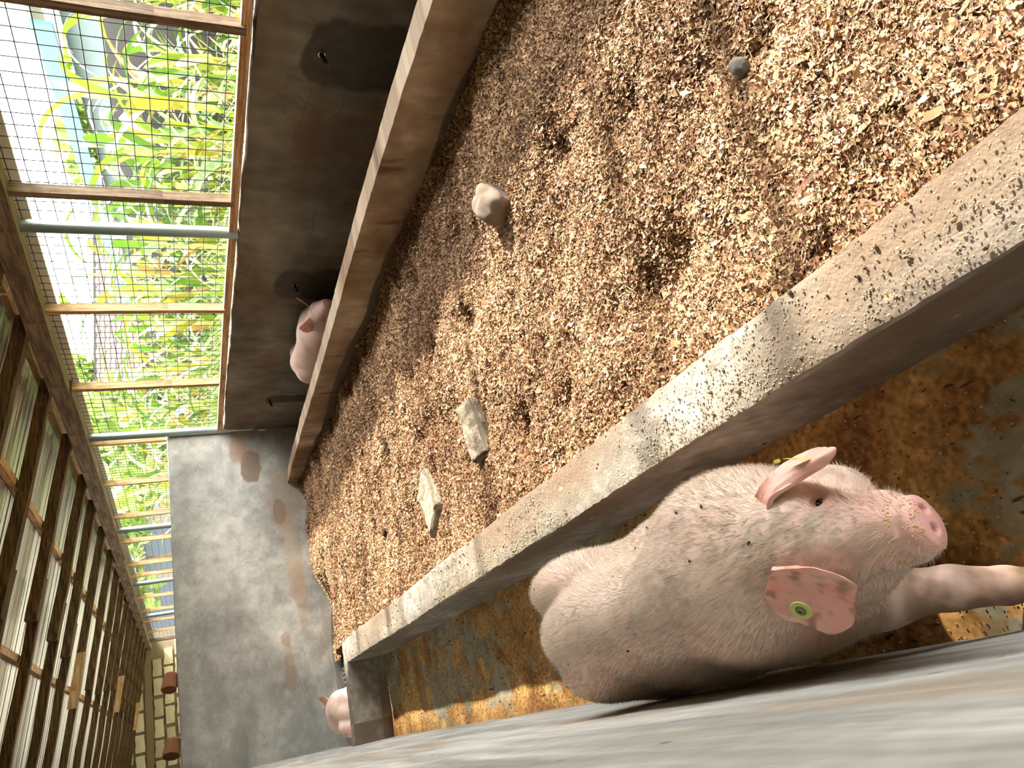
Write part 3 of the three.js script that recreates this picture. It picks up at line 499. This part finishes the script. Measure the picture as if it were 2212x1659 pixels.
{
  const nost = s => { const q = V(0.0825, -0.843, -0.674).addScaledVector(NS, s * 0.0135).addScaledVector(NU, 0.004).addScaledVector(NN, 0.003); return { a: [q.x, q.y, q.z], r: 0.0075, f: [0.85, 1, 1.4], k: 0.004 }; };
  const f = sdfOf(pigPrims(false), [nost(1), nost(-1), { a: [0.146, -0.796, -0.792], r: 0.008, k: 0.010 }, { a: [0.046, -0.826, -0.823], r: 0.009, k: 0.01 }]);
  const drop = (x, z) => { let y = -0.72; while (f(x, y, z) > 0 && y > -1) y -= 0.0005; return y; };
  const wr = (x, y, z) => { const d = f(x, y, z); return d + (Math.abs(d) < 0.02 ? 0.0011 * n3(x * 60, y * 60, z * 60) * ss(-0.9, -0.8, z) + 0.002 * n3(x * 14, y * 14, z * 14) : 0); };
  const g = isoMesh(wr, [-0.12, -1.275, -1.80], [0.32, -0.67, -0.63], 0.0045);
  const pig = thing('pig', 'pink pig with a round green-yellow ear button standing in the feeding lane', 'pig', PB);
  skinColors(g, false); L(g);
  mesh('body', g, skin, pig);
  const el = earGeo(rimL.map(p => p.map(q => q * 0.95)), 0.010, 0.006, 0.75); mesh('ear', L(el), earSkin, pig, 'drooping left ear, pink and soiled');
  const er = earGeo(rimR, 0.010, 0.006, 0.3); mesh('ear', L(er), earSkin, pig, 'right ear held forward');
  for (const [x, y, z] of [[0.142, drop(0.142, -0.795) - 0.005, -0.795], [0.0545, -0.828, -0.826]]) { const e = new THREE.SphereGeometry(0.0095, 20, 14); e.translate(x, y, z); mesh('eye', L(e), eyeM, pig); }
  // ear tags
  const nl = el.userData.normal.clone(); if (nl.y < 0) nl.negate();
  const prof = [[0, 0.0035], [0.002, 0.0035], [0.0025, 0.0018], [0.007, 0.0014], [0.0085, 0.0022], [0.0138, 0.0022], [0.0145, 0.001], [0.0138, -0.0004], [0, -0.0004]].map(p => new THREE.Vector2(...p));
  const bt = new THREE.Group(); bt.name = 'ear_tag'; bt.userData.label = 'round green-yellow button tag'; bt.position.set(0.0185 * 0.95 - PB[0], -0.7945 * 0.95 - PB[1], -0.885 * 0.95 - PB[2]); bt.quaternion.setFromUnitVectors(V(0, 1, 0), nl); bt.position.addScaledVector(nl, 0.004); pig.add(bt);
  mesh('disc', new THREE.LatheGeometry(prof, 36), tagDull, bt); const inner = new THREE.CylinderGeometry(0.0085, 0.0085, 0.0012, 28); inner.translate(0, 0.0012, 0); mesh('centre', inner, std({ color: 0x6d6a38, roughness: 0.7 }), bt); const hole = new THREE.CylinderGeometry(0.002, 0.002, 0.003, 12); hole.translate(0, 0.0028, 0); mesh('pin', hole, M.dark, bt);
  const ft = new THREE.Group(); ft.name = 'ear_tag'; ft.userData.label = 'yellow flag tag with a square stud'; ft.position.set(0.206 - PB[0], -0.783 - PB[1], -0.803 - PB[2]); pig.add(ft);
  mesh('stud', box(0.004, 0.012, 0.004, 0.014, -0.016, -0.006), tagYellow, ft); { const fl = box(-0.002, 0.002, -0.008, 0.008, 0.002, 0.044, 'z'); fl.rotateX(0.1); fl.rotateY(-0.35); fl.translate(0.008, 0.008, 0); mesh('flag', fl, tagYellow, ft); }
  hairOn(pig, g, 60000, 0.008, 0.022, 0.00030, (q, n) => q.z + PB[2] < -0.70 && q.y > 0.24 && (q.z + PB[2] < -0.86 || R() < 0.5));
  { // flies: traced from above the back down to the skin
    const flyM = std({ color: 0x14110f, roughness: 0.5 }), wingM = std({ color: 0x4a4640, roughness: 0.4, side: THREE.DoubleSide }), where = ['on the right shoulder hump', 'beside another fly on the right shoulder', 'low on the right shoulder edge', 'behind the poll on the neck', 'on the neck midline', 'on the middle of the back', 'on the right flank by the shaded edge', 'between the ears', 'on the left hip slope', 'on the left flank behind the ear', 'on the right hip'];
    [[0.205, -1.03], [0.200, -0.985], [0.205, -1.14], [0.122, -1.009], [0.113, -1.03], [0.074, -1.094], [0.204, -1.33], [0.121, -0.90], [0.021, -1.52], [0.018, -1.30], [0.19, -1.60]].forEach(([x, z], i) => {
      const y = drop(x, z), t = thing('fly', 'small dark fly ' + where[i], 'fly', [x, y + 0.0018, z]); const b = new THREE.SphereGeometry(1, 10, 8); b.scale(0.0017, 0.0016, 0.0036); mesh('body', b, flyM, t);
      for (const sd of [-1, 1]) { const w = new THREE.CircleGeometry(1, 8); w.scale(0.0012, 0.0034, 1); w.rotateX(-Math.PI / 2); w.rotateY(sd * 0.35); w.translate(sd * 0.0014, 0.0014, -0.0022); mesh('wing', w, wingM, t); } t.rotation.y = R() * 6;
    });
  }
  { // whiskers on the snout rim
    const gs = []; for (let i = 0; i < 26; i++) { const a = rr(0.2, 2.9), s = V(0.08 + 0.040 * Math.cos(a) - PB[0], -0.846 + 0.036 * Math.sin(a) - PB[1], rr(-0.76, -0.675) - PB[2]); const e = s.clone().add(V(Math.cos(a) * 0.02 + rr(-0.004, 0.004), Math.sin(a) * 0.018, rr(-0.004, 0.012))); gs.push(new THREE.TubeGeometry(new THREE.QuadraticBezierCurve3(s, s.clone().lerp(e, 0.5).add(V(0, 0.003, 0.002)), e), 4, 0.00022, 3)); }
    mesh('whiskers', mergeGeometries(gs), std({ color: 0xd9cdb4 }), pig).userData.kind = 'stuff';
  }
  { // meal stuck to the nose
    const im = new THREE.InstancedMesh(new THREE.IcosahedronGeometry(1, 0), std({ color: 0xcdb27c, roughness: 1 }), 420), o = new THREE.Object3D(); im.name = 'meal_grains'; im.userData.kind = 'stuff'; im.castShadow = im.receiveShadow = true;
    let k = 0; while (k < 420) { const a = rr(0.4, 3.6), rad = rr(0.024, 0.042), x = 0.08 + rad * Math.cos(a), y = -0.842 + rad * Math.sin(a) * 0.86; let z = -0.667 - 0.05 * R() * R(), q = 0; while (wr(x, y, z) > 0 && q++ < 40) z -= 0.002; if (q >= 40) { k++; im.setMatrixAt(k - 1, o.matrix); continue; } o.position.set(x - PB[0], y - PB[1], z - PB[2]); const s = rr(0.0008, 0.0022); o.scale.set(s, s * rr(0.6, 1), s); o.rotation.set(R() * 6, R() * 6, R() * 6); o.updateMatrix(); im.setMatrixAt(k++, o.matrix); }
    pig.add(im);
  }
}
{ // two pigs lying elsewhere
  const f = sdfOf(pigPrims(true)), g = isoMesh((x, y, z) => f(x, y, z) + 0.002 * n3(x * 14, y * 14, z * 14), [-0.12, -1.30, -1.80], [0.34, -0.76, -0.63], 0.008);
  skinColors(g, true); L(g);
  const down = rim => rim.map(([x, y, z]) => [x, y - 0.11, z]);
  const upL = down([[0.078, -0.785, -0.895], [0.06, -0.765, -0.865], [0.04, -0.745, -0.86], [0.02, -0.725, -0.86], [0.008, -0.712, -0.87], [0.002, -0.73, -0.89], [0.008, -0.755, -0.915], [0.03, -0.785, -0.935]]);
  upL.forEach(p => { for (const [k, c] of [[0, 0.054], [1, -0.895], [2, -0.915]]) p[k] = c + (p[k] - c) * 1.45; });
  const upR = upL.map(([x, y, z]) => [0.21 - x, y, z]);
  const p1 = thing('pig', 'pig lying in the right-hand lane, only back and ear above the divider', 'pig', [2.57, -1.26, -5.06]);
  mesh('body', g, skin, p1); const a = L(earGeo(upL, 0.012, 0.006, 0.1)), b = L(earGeo(upR, -0.012, 0.006, 0.1)); mesh('ear', a, earSkin, p1); mesh('ear', b, earSkin, p1); p1.scale.setScalar(1.0);
  const p2 = p1.clone(); p2.name = numbered('pig'); p2.userData = { label: 'pig resting behind the end curb by the far wall, mostly hidden', category: 'pig' }; p2.position.set(0.12, -1.285, -6.32); p2.rotation.y = Math.PI * 0.97; p2.scale.set(1.0, 0.70, 0.9); scene.add(p2); p2.remove(p2.children[2]);
}

// ---------------------------------------------------------------- stones and lumps in the bedding
reseed(71);
function rock(r, sq, amp, fr, det = 4) { let g = new THREE.IcosahedronGeometry(1, det * 2); g.deleteAttribute('uv'); g.deleteAttribute('normal'); g = mergeVertices(g, 1e-4); const p = g.attributes.position, v = V(), s0 = R() * 50; for (let i = 0; i < p.count; i++) { v.fromBufferAttribute(p, i).normalize(); const m = Math.pow(Math.abs(v.x) ** sq + Math.abs(v.y) ** sq + Math.abs(v.z) ** sq, -1 / sq), k = m * (1 + amp * fbm3(v.x * fr + s0, v.y * fr, v.z * fr, 4) * 2); p.setXYZ(i, v.x * k * r[0], v.y * k * r[1], v.z * k * r[2]); } g.computeVertexNormals(); return g; }
const stoneTex = tex(256, 256, (u, v) => { const k = fbm(u * 20, v * 20, 5) * 60; return [150 + k, 143 + k, 132 + k]; });
const stoneM = std({ color: 0x75675a, roughness: 1 }), stoneG = std({ color: 0x67635e, roughness: 1 }), cemM = std({ color: 0xdbd2c3, map: stoneTex, bumpMap: concreteBump, bumpScale: 0.004, roughness: 1 });
function put(name, g, m, label, cat, x, z, sink, rot) { const o = mesh(name, g, m); tag(o, label, cat); o.position.set(x, bedY(x, z) + sink, z); o.rotation.set(...rot); return o; }
put('stone', rock([0.078, 0.062, 0.058], 4, 0.10, 2.2), stoneM, 'large rounded grey-brown stone half sunk in the shavings', 'stone', 1.60, -2.06, 0.035, [0.2, 0.5, 0.15]);
put('stone', rock([0.023, 0.018, 0.018], 2.4, 0.10, 2), stoneG, 'small dark grey pebble among coarse chips', 'stone', 1.075, -0.885, 0.012, [0, 0.3, 0]);
const chunk = (a, b, c, k) => metreUV(block(-a, a, -b, b, -c, c, { step: 0.012, amp: 0.012, freq: 6, amp2: 0.0025, freq2: 60, c: 0.012, warp: k }), 'x', 3);
put('concrete_chunk', chunk(0.12, 0.045, 0.06, (x, y, z) => [x, y * (1 - 1.6 * Math.max(0, x)), z * (1 - 1.2 * Math.max(0, x))]), cemM, 'long broken concrete brick with a shaded face in the shavings', 'rubble', 0.965, -2.66, 0.022, [0.25, 0.12, 0.1]);
put('concrete_chunk', chunk(0.135, 0.03, 0.075, (x, y, z) => [x + 0.5 * z, y, z]), cemM, 'flat pale concrete slab piece lying tilted in the shavings', 'rubble', 0.885, -3.40, 0.026, [0.18, 0.55, -0.12]);
put('dung_lump', rock([0.02, 0.018, 0.03], 2.2, 0.3, 3), std({ color: 0x2a1b10, roughness: 1 }), 'small dark dung lump in the far shavings', 'dung', 1.0, -4.45, 0.006, [0, 0.4, 0]);

// ---------------------------------------------------------------- meal and dung crumbs on the curb and lane
{
  const geo = new THREE.IcosahedronGeometry(1, 0), o = new THREE.Object3D(), col = new THREE.Color();
  function crumbs(name, label, n, at, size, tone) { const im = new THREE.InstancedMesh(geo, std({ roughness: 1 }), n); im.name = name; im.castShadow = im.receiveShadow = true; im.userData = { kind: 'stuff', label, category: 'crumbs' };
    for (let i = 0; i < n; i++) { const [x, y, z] = at(), s = size(); o.position.set(x, y + s * 0.3, z); o.rotation.set(R() * 6, R() * 6, R() * 6); o.scale.set(s * rr(0.8, 1.4), s * 0.75, s); o.updateMatrix(); im.setMatrixAt(i, o.matrix); im.setColorAt(i, col.setRGB(...tone())); } scene.add(im); }
  crumbs('meal_crumbs', 'pale meal grains scattered on the cement curb', 5200, () => { let x, z; do { z = -rr(0.45, 5.4); x = 0.397 + 0.14 * Math.pow(R(), 1.5); } while (R() > 0.25 + 1.1 * fbm(x * 9 + 3, z * 5, 3) + (z > -2 ? 0.3 : 0)); return [x, -0.9995, z]; }, () => rr(0.0007, 0.0026), () => { const k = rr(0.5, 1); return [0.62 * k, 0.50 * k, 0.33 * k]; });
  crumbs('dung_crumbs', 'dark dung crumbs on the cement curb', 150, () => [rr(0.40, 0.535), -0.999, -rr(0.45, 5.4)], () => rr(0.002, 0.0055), () => { const k = rr(0.5, 1); return [0.24 * k, 0.15 * k, 0.09 * k]; });
  crumbs('lane_crumbs', 'brown feed grains on the lane floor', 9000, () => [rr(-0.09, 0.385), -1.2585, -rr(0.4, 5.45)], () => rr(0.0008, 0.0028), () => { const k = rr(0.3, 1), d = R() < 0.15 ? 0.35 : 1; return [0.58 * k * d, 0.38 * k * d, 0.18 * k * d]; });
}

// ---------------------------------------------------------------- drinkers, wall-top log pieces, floor grate, flies
reseed(81);
for (const [y, z, label] of [[-0.686, -2.583, 'brass nipple drinker nearest the viewer on the brown wall'], [-0.791, -4.585, 'brass nipple drinker on the dark wet patch above the lying pig'], [-0.789, -6.557, 'brass nipple drinker nearest the far wall']]) {
  const d = thing('nipple_drinker', label, 'drinker', [2.798, y, z], 'nipple drinkers'); delete d.userData.group;
  const fl = new THREE.CylinderGeometry(0.017, 0.017, 0.012, 20); fl.rotateZ(Math.PI / 2); mesh('flange', fl, M.brass, d);
  const b = new THREE.CylinderGeometry(0.009, 0.011, 0.055, 16); b.rotateZ(Math.PI / 2 + 0.35); b.translate(-0.03, -0.008, 0); mesh('body', b, M.dark, d);
  const p = new THREE.CylinderGeometry(0.0035, 0.0035, 0.022, 10); p.rotateZ(Math.PI / 2 + 0.35); p.translate(-0.064, -0.020, 0); mesh('nipple', p, M.brass, d);
}
const barkM = std({ color: 0x8a5c42, roughness: 0.95 }), cutM = std({ color: 0xb08a68, roughness: 0.9 });
for (const [x, r, label] of [[0.63, 0.062, 'brown cut log stub on top of the grey cross wall, nearer the window'], [0.125, 0.066, 'paler brown log stub on top of the grey cross wall, by the left end']]) {
  const t = thing('log_stub', label, 'log', [x, 0.072 + r * 0.9, -7.36]);
  const g = new THREE.CylinderGeometry(r, r * 0.94, 0.13, 9, 5), p = g.attributes.position; for (let i = 0; i < p.count; i++) { const k = 1 + 0.12 * n3(p.getX(i) * 30 + x * 9, p.getY(i) * 30, p.getZ(i) * 30); p.setXYZ(i, p.getX(i) * k, p.getY(i), p.getZ(i) * k); }
  g.rotateZ(Math.PI / 2 - 0.15); g.rotateY(0.5); g.computeVertexNormals(); mesh('bark', g, barkM, t);
  const c = new THREE.CylinderGeometry(r * 0.86, r * 0.86, 0.012, 18); c.translate(0, -0.066, 0); c.rotateZ(Math.PI / 2 - 0.15); c.rotateY(0.5); mesh('cut_face', c, cutM, t);
}
{
  const t = thing('floor_grate', 'dark plastic floor grate dusted with shavings before the far wall', 'grate', [0.3, -1.285, -6.9]); const gm = std({ color: 0x4a4a48, roughness: 0.8 });
  for (let i = 0; i < 22; i++) mesh('bar', box(-0.36 + i * 0.04, -0.345 + i * 0.04, 0, 0.022, -0.38, 0.38, 'z'), gm, t);
  for (let i = 0; i < 18; i++) mesh('cross_bar', box(-0.36, 0.5, 0.002, 0.020, -0.38 + i * 0.044, -0.366 + i * 0.044, 'x'), gm, t);
}

// ---------------------------------------------------------------- outdoors
reseed(91);
const GY = -1.5;
{
  const gt = tex(512, 512, (u, v) => { const k = fbm(u * 30, v * 30, 4); return mix3([74, 86, 28], [104, 84, 48], clamp(0.4 + k * 1.4)); }, { repeat: [30, 30] });
  const g = new THREE.PlaneGeometry(120, 130, 1, 1); g.rotateX(-Math.PI / 2); g.translate(2.94 + 60, GY - 0.01, -30);
  structure(mesh('ground', g, std({ map: gt, roughness: 1 })), 'grassy ground outside the barn', 'ground');
}
function leafM(r, g, b) { const m = new THREE.MeshPhysicalMaterial({ roughness: 0.75, transmission: 0.35, thickness: 0, side: THREE.DoubleSide }); m.color.setRGB(r, g, b); return m; }
const leafMs = [leafM(0.09, 0.19, 0.016), leafM(0.15, 0.24, 0.022), leafM(0.22, 0.27, 0.03), leafM(0.30, 0.27, 0.035), leafM(0.07, 0.15, 0.02), leafM(0.36, 0.20, 0.06)];
const stemM = std({ color: 0x8a8a3c, roughness: 0.8 });
function blade(len, w, droop, twist) {                                 // long arching leaf with a keel
  const n = 9, pos = [], idx = [];
  let x = 0, y = 0, a = 1.15;
  for (let i = 0; i <= n; i++) { const t = i / n, ww = w * Math.pow(Math.sin(Math.PI * Math.min(1, 0.12 + t * 0.88)), 0.8) * (i === n ? 0.05 : 1), k = twist * t; pos.push(x, y, -ww * Math.cos(k), x, y - 0.22 * ww, 0, x, y + ww * Math.sin(k), ww * Math.cos(k)); x += Math.cos(a) * len / n; y += Math.sin(a) * len / n; a -= droop / n * (0.6 + t); }
  for (let i = 0; i < n; i++) { const q = i * 3; idx.push(q, q + 1, q + 4, q, q + 4, q + 3, q + 1, q + 2, q + 5, q + 1, q + 5, q + 4); }
  const g = new THREE.BufferGeometry(); g.setAttribute('position', new THREE.Float32BufferAttribute(pos, 3)); g.setIndex(idx); g.computeVertexNormals(); return g;
}
{
  const blades = [blade(0.7, 0.034, 1.6, 0.6), blade(0.85, 0.042, 2.1, -0.8), blade(0.6, 0.03, 1.1, 0.4), blade(0.9, 0.048, 2.4, 1.0), blade(0.5, 0.04, 0.8, 0.3)];
  const protos = [];
  for (let v = 0; v < 7; v++) {
    const h = rr(1.25, 1.75), t = new THREE.Group(), lean = rr(-0.12, 0.12);
    const st = new THREE.TubeGeometry(new THREE.CatmullRomCurve3([V(0, 0, 0), V(lean * 0.3, h * 0.5, 0.02), V(lean, h, -0.02)]), 8, 0.011, 6); mesh('stem', st, stemM, t);
    const nl = 9 + Math.floor(R() * 4);
    for (let i = 0; i < nl; i++) { const f = (i + 1) / nl, o = mesh('leaf', blades[Math.floor(R() * 5)], leafMs[R() < 0.16 ? 3 + 2 * Math.floor(R() * 2) : Math.floor(R() * 5)], t); o.position.set(lean * f * f, h * (0.15 + 0.85 * f), 0); o.rotation.set(rr(-0.2, 0.2), i * 2.4 + rr(-0.5, 0.5), rr(-0.25, 0.2)); o.scale.setScalar(rr(0.75, 1.15)); }
    protos.push(t);
  }
  const spots = [];
  for (let i = 0; i < 260; i++) { const z = 1.5 - 17.5 * R(); const x = rr(4.1, 7.6); if (spots.every(([a, b]) => Math.hypot(a - x, b - z) > 0.22)) spots.push([x, z]); }
  spots.forEach(([x, z], i) => {
    const v = i < 7 ? protos[i] : protos[i % 7].clone(); v.name = numbered('maize_plant'); scene.add(v); v.position.set(x, GY, z); v.rotation.y = R() * 6.3; v.scale.setScalar(rr(0.85, 1.2) * (z < -7 ? 1.12 : 1));
    v.userData = { label: 'tall yellow-green maize-like plant growing outside the mesh window', category: 'plant', group: 'fodder plants outside the window' };
  });
  // dense grass at the foot of the wall
  const gb = blade(0.55, 0.011, 1.0, 0.5), im = [0, 1, 2].map(k => new THREE.InstancedMesh(gb, leafMs[k], 13000)), o = new THREE.Object3D();
  const gr = new THREE.Group(); gr.name = 'tall_grass'; gr.position.set(4, GY, -7); scene.add(gr); gr.userData = { kind: 'stuff', label: 'dense bright green grass beyond the low wall', category: 'grass' };
  im.forEach(q => { q.name = 'grass_blades'; q.userData.kind = 'stuff'; q.castShadow = q.receiveShadow = true; for (let i = 0; i < q.count; i++) { const x = 3.42 + 2.3 * Math.pow(R(), 1.2); o.position.set(x - 4, rr(0.0, 0.75) * ss(5.6, 3.6, x), 1.5 - 20 * R() + 7); o.rotation.set(rr(-0.3, 0.3), R() * 6.3, rr(-0.2, 0.3)); const s = rr(0.8, 1.25); o.scale.set(s, s, s); o.updateMatrix(); q.setMatrixAt(i, o.matrix); } gr.add(q); });
}
{ // black shade net behind the plants, on stakes
  const t = thing('shade_net', 'black shade-net fence behind the fodder plants', 'fence', [8, GY, -8]); const nm = std({ color: 0x2b2a28, roughness: 0.9 });
  const g = new THREE.PlaneGeometry(22, 2.06, 80, 6), p = g.attributes.position; for (let i = 0; i < p.count; i++) { p.setZ(i, 0.05 * n2(p.getX(i) * 1.3, p.getY(i))); if (p.getY(i) > 1) p.setY(i, p.getY(i) + 0.02 * n2(p.getX(i) * 2, 4)); }
  g.rotateY(-Math.PI / 2); g.translate(0, 1.03, 0); g.computeVertexNormals(); nm.side = THREE.DoubleSide; mesh('net', g, nm, t);
  for (let z = -10; z <= 10; z += 2.5) { const c = new THREE.CylinderGeometry(0.025, 0.03, 2.12, 8); c.translate(0.06, 1.06, z); mesh('stake', c, M.oldWood, t); }
}
{ // long pale-turquoise shed roof running away behind the net
  const A = V(10.9, 1.35, -14.6), B = V(17.4, 1.35, -32.5), along = B.clone().sub(A).normalize(), out = V(-along.z, 0, along.x).multiplyScalar(-1); if (out.x < 0) out.negate();
  const t = thing('shed', 'pale turquoise metal-roofed shed behind the black net', 'building', [A.x, GY, A.z]); const ang = Math.atan2(-along.z, along.x), len = 34;
  const grp = (g) => { g.rotateY(ang); return g; };
  const rib = []; for (let i = 0; i < 23; i++) { const g = box(-7.2 + i * 0.95, -7.2 + i * 0.95 + 0.92, -0.02, 0.02, 0, 6, 'z'); rib.push(g); }
  const rm = std({ color: 0x5a6e6d, roughness: 0.6 }), tm = std({ color: 0x1f5f66, roughness: 0.6 });
  const sgn = grp(V(0, 0, 1).applyAxisAngle ? new THREE.BufferGeometry().setFromPoints([V(0, 0, 1)]) : null).attributes.position.getX(0) > 0 ? 1 : -1;
  rib.forEach(g => { g.scale(1, 1, sgn); if (sgn < 0) g.index.array.reverse(); g.rotateX(-sgn * 0.2); g.translate(0, 2.85, 0); grp(g); g.computeVertexNormals(); mesh('roof_panel', g, rm, t); });
  mesh('fascia', grp(box(-7.2, 14.6, 2.62, 2.86, -0.05, 0.0)), tm, t); mesh('wall', grp(box(-7.2, 14.6, 0, 2.6, sgn > 0 ? 0.4 : -0.6, sgn > 0 ? 0.6 : -0.4)), rm, t);
}
{ // house with a brown tiled roof facing the barn
  const t = thing('house', 'house with a brown tiled roof beyond the fodder plants', 'building', [19.5, GY, -33.5]); const tm = [[0.044, 0.029, 0.023], [0.037, 0.024, 0.019], [0.050, 0.033, 0.027]].map(c => { const m = std({ roughness: 0.95 }); m.color.setRGB(...c); return m; }), tg = block(-0.32, 0.32, -0.03, 0.03, -0.3, 0.3, { sx: 4, sy: 1, sz: 1, amp: 0, c: 0.01, warp: (x, y, z) => [x, y + 0.05 * Math.cos(x * 4.9), z] });
  for (let r = 0; r < 9; r++) for (let c = 0; c < 22; c++) { const o = mesh('tile', tg, tm[Math.floor(R() * 3)], t); const f = r / 8; o.position.set(-6.6 + c * 0.62, lerp(2.5, 4.4, f) + 0.02 * (c % 2), lerp(3.0, -0.6, f)); o.rotation.x = 0.43; }
  mesh('ridge', box(-7, 7, 4.35, 4.6, -0.95, -0.65), std({ color: 0x2a2624, roughness: 0.9 }), t); mesh('wall', box(-6.4, 6.4, 0, 2.45, -3, 2.5), std({ color: 0x8d867a, roughness: 0.95 }), t);
  mesh('roof_back', box(-7, 7, 3.0, 3.1, -4.2, -0.7), tm[0], t);
}
{ // grey-blue workshop far along the barn
  const t = thing('workshop', 'grey-blue shuttered building far down the outside of the barn', 'building', [6.5, GY, -36]); mesh('wall', box(-4, 4.5, 0, 3.2, -0.2, 0.2), std({ color: 0x6b6258, roughness: 0.9 }), t); mesh('roof', box(-4.4, 4.8, 3.2, 3.4, -3, 0.9), std({ color: 0x50585c, roughness: 0.7 }), t);
  for (let k = 0; k < 3; k++) mesh('shutter', box(-3.6 + k * 2.4, -1.7 + k * 2.4, 0.4, 2.9, 0.2, 0.26), std({ color: 0x39424c, roughness: 0.7 }), t);
}
function tree(x, z, h, w, label) {
  const t = thing('tree', label, 'tree', [x, GY, z], undefined); const tr = new THREE.CylinderGeometry(0.06, 0.12, h * 0.75, 8); tr.translate(0, h * 0.375, 0); mesh('trunk', tr, M.oldWood, t);
  const q = new THREE.PlaneGeometry(0.34, 0.16, 2, 1); const p = q.attributes.position; for (let i = 0; i < p.count; i++) p.setZ(i, -0.04 * Math.abs(p.getX(i)) * 6); q.computeVertexNormals();
  const im = new THREE.InstancedMesh(q, leafMs[1], 900), o = new THREE.Object3D(); im.name = 'foliage'; im.userData.kind = 'stuff'; im.castShadow = im.receiveShadow = true;
  const cl = []; for (let i = 0; i < 16; i++) cl.push([rr(-w, w), h * rr(0.5, 1.0), rr(-w, w)]);
  for (let i = 0; i < 900; i++) { const c = cl[i % 16]; o.position.set(c[0] + rr(-0.5, 0.5) * w * 0.6, c[1] + rr(-0.35, 0.35), c[2] + rr(-0.5, 0.5) * w * 0.6); o.rotation.set(R() * 6, R() * 6, R() * 6); o.scale.setScalar(rr(0.6, 1.3)); o.updateMatrix(); im.setMatrixAt(i, o.matrix); } t.add(im);
}
tree(20, -22.5, 4.3, 1.6, 'thin-leaved tree rising over the turquoise shed roof');
tree(18.5, -39, 5.9, 1.0, 'small tree showing over the brown tiled roof');
tree(14.2, -38.5, 6.0, 1.2, 'bushy tree behind the left end of the brown tiled roof');
tree(6.6, -18.5, 3.6, 1.6, 'broad leafy tree close to the barn beyond the cross wall');
tree(5.4, -23.5, 3.6, 1.3, 'leafy tree past the end of the barn gable');

for (const o of scene.children) o.position.y += LIFT;
renderer.render(scene, camera);
